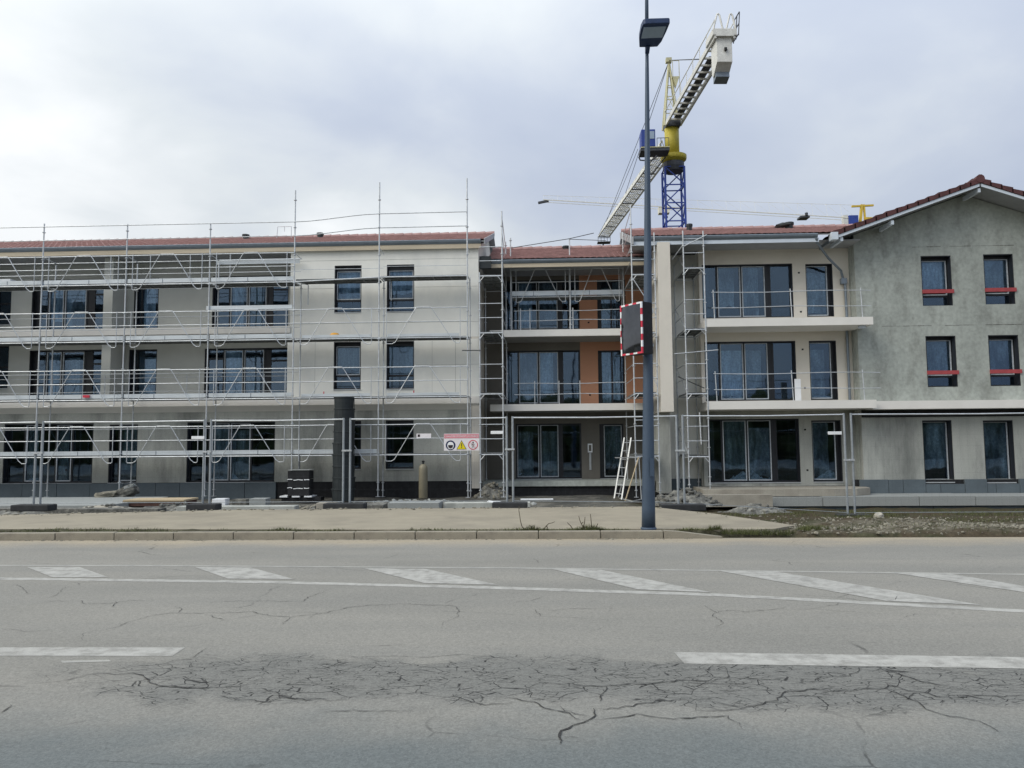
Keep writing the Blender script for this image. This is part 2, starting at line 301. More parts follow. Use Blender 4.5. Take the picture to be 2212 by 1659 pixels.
# ---------------------------------------------------------------- helpers
def tag(o, label=None, cat=None, group=None, kind=None):
    if label: o['label'] = label
    if cat: o['category'] = cat
    if group: o['group'] = group
    if kind: o['kind'] = kind
    return o
def thing(name, label, cat, loc=(0, 0, 0), group=None):
    o = bpy.data.objects.new(name, None); col.objects.link(o); o.location = loc; o.empty_display_size = 0.2
    return tag(o, label, cat, group)
def root_loc(p):
    v = Vector((0, 0, 0))
    while p is not None:
        v += p.location; p = p.parent
    return v
class MB:
    def __init__(s): s.v = []; s.f = []; s.m = []; s.mi = 0
    def add(s, vs, fs):
        b = len(s.v); s.v += [tuple(x) for x in vs]; s.f += [tuple(b+i for i in f) for f in fs]; s.m += [s.mi]*len(fs); return s
    def box(s, x0, x1, y0, y1, z0, z1):
        if x0 > x1: x0, x1 = x1, x0
        if y0 > y1: y0, y1 = y1, y0
        if z0 > z1: z0, z1 = z1, z0
        return s.add([(x0,y0,z0),(x1,y0,z0),(x1,y1,z0),(x0,y1,z0),(x0,y0,z1),(x1,y0,z1),(x1,y1,z1),(x0,y1,z1)],
              [(0,3,2,1),(4,5,6,7),(0,1,5,4),(1,2,6,5),(2,3,7,6),(3,0,4,7)])
    def quad(s, a, b, c, d): return s.add([a, b, c, d], [(0, 1, 2, 3)])
    def tube(s, pts, r, n=6, cap=True):
        pts = [Vector(p) for p in pts]; rs = r if isinstance(r, (list, tuple)) else [r]*len(pts)
        vs, fs = [], []; prev = None
        for i, p in enumerate(pts):
            if i == 0: t = pts[1]-p
            elif i == len(pts)-1: t = p-pts[i-1]
            else: t = (pts[i+1]-p).normalized() + (p-pts[i-1]).normalized()
            if t.length < 1e-9: t = Vector((0, 0, 1))
            t.normalize()
            if prev is None:
                a = Vector((0, 0, 1)) if abs(t.z) < 0.9 else Vector((1, 0, 0)); u = t.cross(a).normalized()
            else:
                u = prev - t*prev.dot(t)
                u = u.normalized() if u.length > 1e-6 else t.orthogonal().normalized()
            prev = u; q = t.cross(u)
            for j in range(n):
                an = 2*math.pi*j/n; vs.append(p + (u*math.cos(an)+q*math.sin(an))*rs[i])
        for i in range(len(pts)-1):
            for j in range(n):
                fs.append((i*n+j, i*n+(j+1) % n, (i+1)*n+(j+1) % n, (i+1)*n+j))
        if cap: fs.append(tuple(range(n-1, -1, -1))); fs.append(tuple((len(pts)-1)*n+j for j in range(n)))
        return s.add(vs, fs)
    def bar(s, a, b, wx, wy, upv=(0, 0, 1)):
        a, b = Vector(a), Vector(b); t = (b-a).normalized(); u = t.cross(Vector(upv))
        if u.length < 1e-5: u = t.cross(Vector((1, 0, 0)))
        u.normalize(); q = u.cross(t)
        vs = [p + u*sx*wx/2 + q*sy*wy/2 for p in (a, b) for sx, sy in ((-1,-1),(1,-1),(1,1),(-1,1))]
        return s.add(vs, [(0,3,2,1),(4,5,6,7),(0,1,5,4),(1,2,6,5),(2,3,7,6),(3,0,4,7)])
    def lathe(s, c, prof, n=16):
        vs, fs = [], []
        for r, z in prof:
            for j in range(n):
                a = 2*math.pi*j/n; vs.append((c[0]+r*math.cos(a), c[1]+r*math.sin(a), c[2]+z))
        for i in range(len(prof)-1):
            for j in range(n): fs.append((i*n+j, i*n+(j+1) % n, (i+1)*n+(j+1) % n, (i+1)*n+j))
        fs.append(tuple(range(n-1, -1, -1))); fs.append(tuple((len(prof)-1)*n+j for j in range(n)))
        return s.add(vs, fs)
    def prism(s, poly, ext):       # poly: 3-d points, ext: vector
        n = len(poly); e = Vector(ext)
        vs = [Vector(p) for p in poly] + [Vector(p)+e for p in poly]
        return s.add(vs, [tuple(range(n)), tuple(range(2*n-1, n-1, -1))] + [(i, i+n, (i+1) % n+n, (i+1) % n) for i in range(n)])
    def rock(s, c, r, sq=(1, 1, 0.7), sub=1, rg=rnd):
        bm = bmesh.new(); bmesh.ops.create_icosphere(bm, subdivisions=sub, radius=1)
        of = Vector((rg.random()*50, rg.random()*50, rg.random()*50)); rz = rg.random()*6.28; ca, sa = math.cos(rz), math.sin(rz)
        vs = []
        for v in bm.verts:
            d = 1+0.55*mnoise.noise(v.co*1.3+of); x, y, z = v.co.x*d*sq[0]*r, v.co.y*d*sq[1]*r, v.co.z*d*sq[2]*r
            vs.append((c[0]+x*ca-y*sa, c[1]+x*sa+y*ca, c[2]+z))
        s.add(vs, [tuple(v.index for v in f.verts) for f in bm.faces]); bm.free(); return s
    def build(s, name, material, parent=None, smooth=False, kind=None, bevel=0.0):
        off = root_loc(parent)
        me = bpy.data.meshes.new(name)
        me.from_pydata([(x-off.x, y-off.y, z-off.z) for x, y, z in s.v], [], s.f); me.validate()
        ms = material if isinstance(material, (list, tuple)) else [material]
        for mm in ms: me.materials.append(mm)
        if len(ms) > 1 and len(me.polygons) == len(s.m):
            for p, i in zip(me.polygons, s.m): p.material_index = i
        bm = bmesh.new(); bm.from_mesh(me); bmesh.ops.recalc_face_normals(bm, faces=bm.faces)
        if bevel: bmesh.ops.bevel(bm, geom=list(bm.edges), offset=bevel, segments=2, affect='EDGES', profile=0.6)
        bm.to_mesh(me); bm.free()
        if smooth:
            for p in me.polygons: p.use_smooth = True
        o = bpy.data.objects.new(name, me); col.objects.link(o)
        if parent is not None: o.parent = parent
        if kind: o['kind'] = kind
        return o
def copy_to(o, dloc, parent):
    c = o.copy(); col.objects.link(c); c.parent = parent; c.location = o.location + Vector(dloc); return c

# camera ray helpers used to survey positions on known planes
FS = 1661*2560/2212
def gpt(x, y, z=0.0):
    d = fw + r2*((x-1280)/FS) - u2*((y-960)/FS); t = (z-HC)/d.z; return (d.x*t, d.y*t)

# ---------------------------------------------------------------- terrain, road
def lerp(a, b, t): t = max(0, min(1, t)); return a+(b-a)*t
def ss(a, b, x):
    t = max(0, min(1, (x-a)/(b-a))); return t*t*(3-2*t)
SW = [(-45, 15.2), (-20, 15.9), (-11.7, 16.3), (-7, 17.4), (-1.5, 17.6), (2.3, 17.8), (2.9, 16.9), (3.5, 16.2), (4.1, 15.0), (4.45, 14.1), (3.9, 13.5), (3.2, 13.2)]
SWN = 13.15
def swn(x): return 13.15+0.33*ss(-1.0, -10.0, x)
def in_sw(x, y):
    if y < swn(x)-0.02 or x > 4.3: return False
    for (xa, ya), (xb, yb) in zip(SW[:6], SW[1:6]):
        if xa <= x <= xb: return y < ya+(yb-ya)*(x-xa)/(xb-xa)
    if x > 2.3: return y < 17.8-(x-2.3)*1.9
    return False
def edge_y(x):
    for (xa, ya), (xb, yb) in zip(SW[:6], SW[1:6]):
        if xa <= x <= xb: return ya+(yb-ya)*(x-xa)/(xb-xa)
    return 17.8
def ground_z(x, y):
    nz = 0.09*mnoise.noise(Vector((x*0.55, y*0.55, 3))) + 0.05*mnoise.noise(Vector((x*1.9, y*1.9, 7)))
    zl = lerp(0.06, -0.33, (y-edge_y(x))/2.6) + nz*ss(0, 0.8, y-edge_y(x))*0.8
    if y < 13.3: zr = lerp(0.02, 0.07, (y-12.8)/0.5)
    elif y < 14.6: zr = lerp(0.07, 0.09, (y-13.3)/1.3)
    elif y < 18: zr = lerp(0.09, -0.12, (y-14.6)/3.4)
    else: zr = lerp(-0.12, -0.62, (y-18)/7)
    zr += nz*ss(12.8, 13.6, y)*0.9
    z = lerp(zl, zr, ss(2.2, 4.2, x))
    if y < swn(x)+0.2 and x < 2.9: z = 0.112 + 0.03*mnoise.noise(Vector((x*3, y*3, 1)))
    if in_sw(x, y) and y > swn(x)+0.1: z = 0.02
    return z
g = MB(); nx, ny = 300, 100
xs = [-34+ i*(58/nx) for i in range(nx+1)]; ys = [12.86+ j*(23.0/ny) for j in range(ny+1)]
g.v = [(x, y, ground_z(x, y) if y > 12.9 else -0.1) for y in ys for x in xs]
g.f = [(j*(nx+1)+i, j*(nx+1)+i+1, (j+1)*(nx+1)+i+1, (j+1)*(nx+1)+i) for j in range(ny) for i in range(nx)]; g.m = [0]*len(g.f)
g.build('site_ground', M['soil'], None, True, 'structure')
MB().quad((-3000, -3000, -0.9), (3000, -3000, -0.9), (3000, 3000, -0.9), (-3000, 3000, -0.9)).build('terrain', M['soil'], None, False, 'structure')
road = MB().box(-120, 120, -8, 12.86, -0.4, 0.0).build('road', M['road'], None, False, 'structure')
tl_ = MB(); rgt = random.Random(3)
for i in range(150):
    x = -75+i*1.0+rgt.uniform(-.5, .5); h = 6.5+2.2*mnoise.noise(Vector((i*0.13, 0, 0)))+rgt.uniform(-.5, .5)
    for k in range(4): tl_.rock((x+rgt.uniform(-.6, .6), -34+rgt.uniform(-1.5, 1.5), h*(0.12+0.24*k)), rgt.uniform(1.2, 1.8), (1, 1, 1), 2, rgt)
tl_.build('added_offcamera_wood', M['grass'], None, False, 'stuff')  # unseen trees added behind the camera so low windows reflect something dark
# road paint
def gq(pts, z=0.0): return [(*gpt(x, y, z), z) for x, y in pts]
LQ = lambda x, y: (x*0.57866, 1240+y*0.57866)
RQ = lambda x, y: (1280+x*0.57866, 1240+y*0.57866)
def line_strip(poly, wd, name, m, z=0.002):
    mb = MB(); fine = []
    for (xa, ya), (xb, yb) in zip(poly, poly[1:]):
        k = max(1, int(math.hypot(xb-xa, yb-ya)/0.5))
        fine += [(xa+(xb-xa)*i/k, ya+(yb-ya)*i/k) for i in range(k)]
    fine.append(poly[-1]); vs = []
    for x, y in fine: j = 0.006*mnoise.noise(Vector((x*5, y*5, 0))); vs += [(x, y-wd/2+j, z), (x, y+wd/2+j, z)]
    mb.add(vs, [(2*i, 2*i+2, 2*i+3, 2*i+1) for i in range(len(fine)-1)])
    return mb.build(name, m, road)
line_strip([(-60, 10.4), (-12, 10.15), (-5.36, 10.06), (-0.43, 9.82), (5.54, 9.31), (9, 8.9), (30, 6.4)], 0.09, 'edge_line', M['paintthin'])
near_pts = [(-60, 11.5), (-16, 9.75), (-7.5, 9.15), (-3.33, 8.85), (-0.37, 8.45), (1.77, 8.08), (4.34, 7.33), (7.5, 6.3)]
line_strip(near_pts, 0.15, 'edge_line', M['paint'])
for q in ([LQ(115,308), LQ(345,308), LQ(470,352), LQ(225,352)], [LQ(840,308), LQ(1085,310), LQ(1270,360), LQ(985,358)], [LQ(1570,313), LQ(1840,316), LQ(2155,385), LQ(1830,377)],
          [RQ(170,316), RQ(385,320), RQ(860,417), RQ(545,405)], [RQ(885,323), RQ(1140,327), RQ(2030,472), RQ(1620,455)], [RQ(1660,335), RQ(1900,338), RQ(2700,470), RQ(2300,430)],
          [LQ(-560,306), LQ(-340,306), LQ(-260,350), LQ(-480,350)]):
    p = gq(q); vs = [(x, y, 0.0035) for x, y, z in p]
    MB().add(vs, [(0, 1, 2, 3)]).build('hatch_stripe', M['paint'], road)
p = gq([LQ(-900,655), LQ(800,655), LQ(745,692), LQ(-900,690)]); MB().add([(x, y, 0.002) for x, y, z in p], [(0,1,2,3)]).build('lane_dash', M['paint'], road)
p = gq([RQ(700,675), RQ(2900,707), RQ(2900,757), RQ(745,725)]); MB().add([(x, y, 0.002) for x, y, z in p], [(0,1,2,3)]).build('lane_dash', M['paint'], road)
p = gq([LQ(262,713), LQ(470,708), LQ(480,716), LQ(270,722)]); MB().add([(x, y, 0.002) for x, y, z in p], [(0,1,2,3)]).build('paint_smear', M['paintthin'], road)
CR = [(LQ, 0.014, [(355,628),(355,615),(375,595),(470,575),(575,542),(640,522),(755,505),(940,508),(1080,500),(1190,520),(1255,525),(1390,507),(1500,483),(1600,472),(1750,470),(1860,470),(1960,478),(1978,497),(1960,525),(1915,555),(1910,570)]),
 (LQ, .012, [(1255,525),(1235,540),(1212,558)]), (LQ, .010, [(100,475),(230,455),(345,455),(365,467),(480,463),(560,452),(700,448)]), (LQ, .012, [(900,462),(970,455),(1310,457),(1340,438),(1420,403)]),
 (LQ, .012, [(485,480),(490,463),(500,455)]), (LQ, .010, [(65,382),(100,400),(140,425)]), (LQ, .010, [(200,442),(240,432),(290,392)]), (LQ, .008, [(0,578),(120,583),(240,583)]),
 (LQ, .012, [(755,478),(775,490),(780,505)]), (LQ, .012, [(915,515),(940,527),(965,535)]), (LQ, .014, [(-200,812),(0,826),(120,820)]), (LQ, .016, [(175,805),(280,795),(400,773),(580,765),(650,790),(680,820),(850,825),(1050,828),(1130,800),(1170,795)]),
 (LQ, .012, [(905,655),(875,680),(840,700),(720,712)]), (LQ, .016, [(930,862),(1050,880),(1160,890),(1220,872),(1300,880),(1420,885),(1500,880)]), (LQ, .010, [(1455,690),(1700,697),(2000,690),(2212,700)]),
 (LQ, .012, [(1120,835),(1190,845),(1220,870)]), (LQ, .014, [(1380,930),(1500,928),(1640,935),(1780,927)]), (LQ, .014, [(1940,862),(2000,880),(2100,903),(2212,890)]), (LQ, .012, [(0,940),(40,920),(70,900)]),
 (RQ, .030, [(215,1072),(205,1045),(225,1020),(280,1000),(330,985),(345,960),(350,920)]), (RQ, .020, [(350,920),(420,910),(520,908),(700,880),(790,890)]), (RQ, .018, [(-60,862),(0,872),(100,890),(130,920),(230,945),(260,970),(330,975)]),
 (RQ, .014, [(190,912),(215,935),(300,948),(340,950)]), (RQ, .012, [(290,1045),(250,1040),(215,1045)]),
 (RQ, .018, [(80,830),(130,812),(200,815),(260,820),(400,825),(600,820),(740,800),(850,803),(940,783),(930,755),(910,738)]), (RQ, .018, [(400,825),(412,840),(405,862),(402,890)]), (RQ, .016, [(740,825),(760,815),(1020,812),(1080,820)]),
 (RQ, .020, [(780,892),(800,925),(920,925),(1000,915),(1060,905),(1150,885),(1190,848),(1280,838),(1400,845),(1480,840),(1610,835),(1620,815),(1740,845),(1870,875),(2000,858),(2100,870),(2212,872),(2400,880)]),
 (RQ, .018, [(1570,740),(1700,785),(1770,810),(1830,820),(1970,838)]), (RQ, .022, [(1620,835),(1720,885),(1800,920),(1900,950),(2020,975),(2060,1000),(2090,1020)]), (RQ, .014, [(1720,885),(1750,850)]), (RQ, .012, [(1505,740),(1500,765),(1470,782),(1330,790),(1290,815)]),
 (RQ, .013, [(830,475),(880,505),(885,530),(905,560),(890,572)]), (RQ, .013, [(885,512),(930,495),(1020,502),(1100,490),(1190,480)]), (RQ, .009, [(1180,490),(1340,493),(1500,505),(1600,515)]), (RQ, .010, [(1320,490),(1335,478),(1430,462)]), (RQ, .008, [(1690,530),(1740,508),(1850,515)]),
 (RQ, .016, [(350,975),(420,960),(480,948),(540,938),(600,955),(700,967),(900,947),(940,950),(955,975),(990,1005)]), (RQ, .012, [(850,890),(940,905),(1000,912)]), (RQ, .012, [(600,820),(690,805),(820,770),(870,730)]), (RQ, .010, [(0,462),(80,452),(140,435)]), (RQ, .010, [(90,490),(120,505),(135,520)]), (RQ, .010, [(160,500),(260,487),(400,490)]), (RQ, .012, [(1620,455),(1655,450),(1668,432)])]
ck = MB()
for fn, wd, pts in CR:
    P2 = [Vector((*gpt(*fn(x, y)), 0)) for x, y in pts]; fine = []
    for a, b in zip(P2, P2[1:]):
        k = max(1, int((b-a).length/0.035)); fine += [a.lerp(b, i/k) for i in range(k)]
    fine.append(P2[-1]); nn = len(fine); vs = []
    for i, q in enumerate(fine):
        t = (fine[min(i+1, nn-1)]-fine[max(i-1, 0)]).normalized(); nrm = Vector((-t.y, t.x, 0))
        j = 0.05*mnoise.noise(Vector((q.x*4, q.y*4, 5))) + 0.030*mnoise.noise(Vector((q.x*14, q.y*14, 2))) + 0.016*mnoise.noise(Vector((q.x*41, q.y*41, 8)))
        ww = rnd.uniform(0.45, 1.35)*0.58*wd*(0.55+1.0*abs(mnoise.noise(Vector((q.x*13, q.y*13, 9)))))*min(1, 0.25+4*min(i, nn-1-i)/nn)
        c = q + nrm*j; vs += [(c.x-nrm.x*ww/2, c.y-nrm.y*ww/2, 0.005), (c.x+nrm.x*ww/2, c.y+nrm.y*ww/2, 0.005)]
    ck.add(vs, [(2*i, 2*i+2, 2*i+3, 2*i+1) for i in range(nn-1)])
ck.build('road_cracks', M['crack'], road, kind='stuff')
# kerb stones
kerb = bpy.data.objects.new('kerb', None); col.objects.link(kerb); kerb['kind'] = 'structure'; kerb.location = (0, 12.8, 0)
x = -1.14-1.02*19; first = None
for i in range(22):
    if first is None: first = MB().box(x+0.006, x+1.014, 12.8, 12.95, -0.1, 0.125).build('kerb_stone', M['kerb'], kerb, bevel=0.014); x0k = x
    else:
        c = first.copy(); col.objects.link(c); c.parent = kerb; c.location = (x-x0k, rnd.uniform(-0.004, 0.004), rnd.uniform(-0.005, 0.003))
    x += 1.02
MB().prism([(x+0.006, 12.8, -0.1), (x+0.95, 12.8, -0.1), (x+0.95, 12.8, 0.025), (x+0.2, 12.8, 0.115), (x+0.006, 12.8, 0.125)], (0, 0.15, 0)).build('kerb_stone', M['kerb'], kerb)
# sidewalk
s = MB(); pts = SW; bot = [(x, swn(x)+0.05*mnoise.noise(Vector((x*2, 0, 0))), 0.12) for x in (-45, -30, -20, -15, -12, -9, -7, -5, -3, -1.5, 0, 1, 2.3, 3.2)]
def zsw(x): return 0.12 - 0.05*ss(2.4, 4.4, x)
topl = []
for (xa, ya), (xb, yb) in zip(SW, SW[1:]):
    k = max(1, int(abs(xb-xa)/0.4)+1)
    for i in range(k):
        q = i/k; xx, yv = xa+(xb-xa)*q, ya+(yb-ya)*q; topl.append((xx, yv+0.10*mnoise.noise(Vector((xx*1.7, yv, 4))), zsw(xx)))
topl.append((3.2, 13.2, zsw(3.2)))
loop = topl[::-1] + [(a, b, zsw(a)) for a, b, c in bot[:-1]]
s.prism([(a, b, c) for a, b, c in loop], (0, 0, -0.2)); sw = s.build('sidewalk', M['side'], None, False, 'structure')

# ---------------------------------------------------------------- building blocks
def wall(mb, y, x0, x1, z0, z1, ops=(), t=0.3):
    xs = sorted({x0, x1, *[v for o in ops for v in o[:2]]}); zs = sorted({z0, z1, *[v for o in ops for v in o[2:4]]})
    xs = [v for v in xs if x0 <= v <= x1]; zs = [v for v in zs if z0 <= v <= z1]
    for xa, xb in zip(xs, xs[1:]):
        for za, zb in zip(zs, zs[1:]):
            mx_, mz = (xa+xb)/2, (za+zb)/2
            if any(o[0] < mx_ < o[1] and o[2] < mz < o[3] for o in ops): continue
            mb.quad((xa, y, za), (xb, y, za), (xb, y, zb), (xa, y, zb)); mb.quad((xa, y+t, za), (xa, y+t, zb), (xb, y+t, zb), (xb, y+t, za))
    for a, b, c, d in [o[:4] for o in ops] + [(x0, x1, z0, z1)]:
        mb.quad((a, y, c), (b, y, c), (b, y+t, c), (a, y+t, c)); mb.quad((a, y, d), (b, y, d), (b, y+t, d), (a, y+t, d))
        mb.quad((a, y, c), (a, y, d), (a, y+t, d), (a, y+t, c)); mb.quad((b, y, c), (b, y, d), (b, y+t, d), (b, y+t, c))
    return mb
def film(win, x0, x1, y, z0, z1, seed):
    fr = random.Random(seed*31+7); style = fr.choice(('film', 'film', 'film', 'film_grey', 'film_grey', 'film_green')) if z1-z0 > 0.8 else fr.choice(('film', 'film_dark'))
    if z0 < 1: style = fr.choice(('film_green', 'film_green', 'film_grey'))
    if style != 'none':
        k, rows = 18, 6; am = fr.uniform(0.006, 0.02); zb = z0+(z1-z0)*fr.choice((0, 0, 0.06, 0.2)); zt = z1-(z1-z0)*fr.choice((0, 0, 0, 0.12)); xr = x1-(x1-x0)*fr.choice((0, 0, 0.25)); vs = []
        for j in range(rows+1):
            for i in range(k+1):
                q = j/rows; x = x0+(xr-x0)*i/k; zlow = zb+0.12*mnoise.noise(Vector((x*3, seed, 0)))*(zb > z0)
                vs.append((x+0.03*q*(1-q)*mnoise.noise(Vector((q*3, seed, 5)))*4*(xr < x1), y+am*math.sin(i*(1.2+fr.random()*0.02)+seed+0.3*j)+0.03*mnoise.noise(Vector((x*3, q*4, seed))), zlow+(zt-zlow)*q))
        MB().add(vs, [(j*(k+1)+i, j*(k+1)+i+1, (j+1)*(k+1)+i+1, (j+1)*(k+1)+i) for j in range(rows) for i in range(k)]).build('protective_film', M[style], win, True)
    if fr.random() < (0.6 if z0 < 1 else 0.15):      # sheet slumped on the sill inside
        k, rows = 14, 4; hh = fr.uniform(0.06, 0.36); pk = fr.uniform(-0.1, 1.1); wq = fr.uniform(0.12, 0.5); vs = []
        for j in range(rows+1):
            for i in range(k+1):
                u = i/k; top = hh*math.exp(-abs((u-pk)/wq)**1.4)+0.02+0.14*abs(mnoise.noise(Vector((u*6, seed, 2))))
                vs.append((x0+(x1-x0)*u, y-0.03+0.035*mnoise.noise(Vector((u*11, j*1.3, seed))), z0+top*j/rows))
        MB().add(vs, [(j*(k+1)+i, j*(k+1)+i+1, (j+1)*(k+1)+i+1, (j+1)*(k+1)+i) for j in range(rows) for i in range(k)]).build('slumped_sheet', M['film_white'], win)
seedc = [0]
def window(parent, op, y, cols, rec=0.16, top=0.0, sill=True, bar=None):
    """op=(x0,x1,z0,z1). cols: list of (x_end_fraction, kind) kind d(dark pane) f(film leaf, light edge) b(blank dark board); optional third item: transom height fraction."""
    x0, x1, z0, z1 = op; yf = y+rec; fw_ = 0.055; mb = MB()
    # liner of the opening plus outer frame
    mb.box(x0+0.002, x0+0.03, y+0.012, yf, z0+0.002, z1-0.002); mb.box(x1-0.03, x1-0.002, y+0.012, yf, z0+0.002, z1-0.002); mb.box(x0+0.03, x1-0.03, y+0.012, yf, z1-0.03, z1-0.002)
    zt = z1-top
    mb.box(x0+0.002, x0+fw_, yf+0.001, yf+0.07, z0+0.002, z1-0.002); mb.box(x1-fw_, x1-0.002, yf+0.001, yf+0.07, z0+0.002, z1-0.002)
    mb.box(x0+fw_, x1-fw_, yf+0.001, yf+0.07, zt-fw_, z1-0.002); mb.box(x0+fw_, x1-fw_, yf+0.001, yf+0.07, z0+0.002, z0+fw_)
    xa = x0+fw_; W_ = x1-x0-2*fw_; todo = []
    for i, c in enumerate(cols):
        xb = x0+fw_+W_*c[0]
        if i < len(cols)-1: mb.box(xb-0.03, xb+0.03, yf+0.001, yf+0.07, z0+fw_, zt-fw_)
        xl = xa+(0.03 if i else 0); xr = xb-(0.03 if i < len(cols)-1 else 0); todo.append((xl, xr, c)); xa = xb
        if len(c) > 2: zm = z0+(zt-z0)*c[2]; mb.box(xl, xr, yf+0.002, yf+0.068, zm-0.035, zm+0.035)
    win = mb.build('window', M['frame'], parent)
    for xl, xr, c in todo:
        zb_, zc = z0+fw_, zt-fw_; seedc[0] += 1
        pieces = [(zb_, zc)]
        if len(c) > 2: zm = z0+(zt-z0)*c[2]; pieces = [(zb_, zm-0.035), (zm+0.035, zc)]
        for pi, (pa, pb) in enumerate(pieces):
            if c[1] == 'b': MB().box(xl, xr, yf+0.02, yf+0.05, pa, pb).build('blank_panel', M['frame'], win); continue
            MB().box(xl, xr, yf+0.030, yf+0.034, pa, pb).build('pane', M['pane'], win)
            if c[1] == 'f' and (pi == len(pieces)-1):
                ew = 0.03; sm = MB(); sm.box(xl, xl+ew, yf-0.012, yf+0.028, pa, pb); sm.box(xr-ew, xr, yf-0.012, yf+0.028, pa, pb); sm.box(xl+ew, xr-ew, yf-0.012, yf+0.028, pb-ew*0.7, pb); sm.box(xl+ew, xr-ew, yf-0.012, yf+0.028, pa, pa+ew*1.3)
                sm.build('sash', M['sash'], win)
            if c[1] in 'fc' and (pi == len(pieces)-1): film(win, xl+0.02, xr-0.02, yf+0.10, pa, pb, seedc[0])
    if sill: MB().box(x0+0.004, x1-0.004, y-0.03, yf, z0-0.035, z0).build('sill', M['sill'], win)
    return win
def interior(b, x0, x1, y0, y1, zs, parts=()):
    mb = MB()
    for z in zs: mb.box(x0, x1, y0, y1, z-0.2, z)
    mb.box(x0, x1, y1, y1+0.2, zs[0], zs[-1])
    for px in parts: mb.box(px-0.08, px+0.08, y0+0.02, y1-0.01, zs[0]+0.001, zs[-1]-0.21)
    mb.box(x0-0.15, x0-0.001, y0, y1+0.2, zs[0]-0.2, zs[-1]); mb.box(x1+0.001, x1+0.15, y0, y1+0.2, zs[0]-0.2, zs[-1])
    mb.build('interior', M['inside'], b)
def tile_roof(b, name, m, x0, x1, ye, ze, yr, zr, pw=0.22, course=0.36, back=True, ymin=None, xb=None):
    """pan tiles: wavy across x, stepped per course, from the eave up to the ridge"""
    mb = MB(); ncol = int((x1-x0)/pw)*4; L_ = math.hypot(yr-ye, zr-ze); nc = max(1, int(L_/course)); nrm = Vector((0, -(zr-ze), yr-ye)).normalized()
    vs = []; rowz = []
    for r in range(nc):
        for e2 in (0, 1):
            t = (r+e2)/nc; lift = 0.045 if e2 == 0 else 0.0
            for i in range(ncol+1):
                xx = x0+(x1-x0)*i/ncol; wv = 0.018*abs(math.sin(math.pi*i/4)) ; jit = 0.006*mnoise.noise(Vector((i//4*3.3, r*2.1, 1)))
                t2 = max(t, (ymin(xx)-ye)/(yr-ye)) if ymin else t; p_ = Vector((xx, ye+(yr-ye)*t2, ze+(zr-ze)*t2)) + nrm*(lift+wv+jit); vs.append(p_)
    k = ncol+1
    fs = [(q*k+i, q*k+i+1, (q+1)*k+i+1, (q+1)*k+i) for q in range(2*nc-1) for i in range(ncol)]
    mb.add(vs, fs); o = mb.build(name, m, b, False, 'stuff')
    if back:
        MB().prism([(x0, yr, zr), (x0, 2*yr-ye, ze), (x0, 2*yr-ye, ze-0.1), (x0, yr, zr-0.1), (x0, ye+0.02, ze-0.04), (x0, ye+0.02, ze+0.0)][::1], ((xb or x1)-x0, 0, 0)).build('roof_base', M['soffit'], b)
    mb = MB(); n = max(1, int((x1-x0)/0.4)); w_ = (x1-x0)/n
    for i in range(n): mb.tube([(x0+i*w_, yr, zr+0.03), (x0+(i+1)*w_+0.02, yr, zr+0.045)], [0.10, 0.115], 8)
    mb.build('ridge_tiles', m, b, False, 'stuff')
    return o
def gutter(b, x0, x1, y, z0, z1):
    h = z1-z0; prof = [(y, z1), (y-0.10, z1), (y-0.115, z1-0.02), (y-0.10, z0+h*0.45), (y-0.055, z0), (y, z0)]
    MB().prism([(x0, a, c) for a, c in prof], (x1-x0, 0, 0)).build('gutter', M['zinc'], b)
def vent(b, x, y, z, r=0.12, h=0.22):
    v = MB().lathe((x, y, z), [(r, -0.35), (r, h*0.6), (r*1.25, h*0.6), (r*1.25, h), (r*0.4, h*1.1)], 10).build('roof_vent', M['plastic'], b)
def railing(name, label, x0, x1, y, z, posts, hs=(0.48, 0.98), rails_x=None, lean=0.0):
    t = thing(name, label, 'railing', (x0, y, z), 'temporary balcony railings')
    for px in posts: MB().tube([(px, y, z), (px+lean, y, z+hs[-1]+0.1)], 0.018, 6).build('post', M['galv'], t)
    a, b_ = rails_x or (x0, x1)
    for h in hs:
        pts = [(a+(b_-a)*i/6, y-0.02, z+h+0.018*math.sin(i*1.3+h*9)) for i in range(7)]
        MB().tube(pts, 0.013, 6).build('rail', M['galv'], t)
    return t

# ======================== LEFT BLOCK
LB = thing('apartment_building', 'long pale apartment block on the left, wrapped in scaffolding, pink tiled roof', 'building', (-10, 28, 0))
A = 27.6; XL, XB, XR = -27.0, -9.3, -2.35
ops2 = [(-7.66, -6.66, 6.43, 8.17), (-5.72, -4.71, 6.43, 8.17)]; ops1 = [(-7.66, -6.66, 3.6, 5.34), (-5.72, -4.71, 3.6, 5.34)]
wall(MB(), A, XB, XR, 5.47, 8.74, ops2).build('upper_wall', M['board'], LB)
wall(MB(), A, XB-0.08, XR, 3.30, 5.39, ops1).build('middle_wall', M['board'], LB)
MB().box(XB, XR, A+0.05, A+0.3, 5.391, 5.469).build('floor_joint', M['black'], LB)
gops = [(-25.6, -22.2, 0.27, 2.46), (-20.01, -16.62, 0.27, 2.46), (-16.02, -14.95, 0.27, 2.40), (-13.1, -9.83, 0.27, 2.46), (-7.66, -6.66, 0.71, 2.46), (-5.76, -4.74, 0.71, 2.46)]
wall(MB(), A+0.12, XL, XR-0.03, 0.262, 2.95, gops).build('ground_floor_wall', M['gwall'], LB)
MB().prism([(XL, A-0.06, 3.30), (XL, A-0.06, 3.04), (XL, A+0.14, 2.80), (XL, A+0.5, 2.80), (XL, A+0.5, 3.30)], (XR+0.0-XL, 0, 0)).build('floor_band', M['slab'], LB)
fops = [(-25.4, -22.0, 3.42, 5.36), (-21.6, -20.88, 3.9, 5.56), (-20.05, -16.7, 3.42, 5.36), (-16.08, -14.97, 3.42, 5.34), (-13.09, -9.82, 3.42, 5.34)]
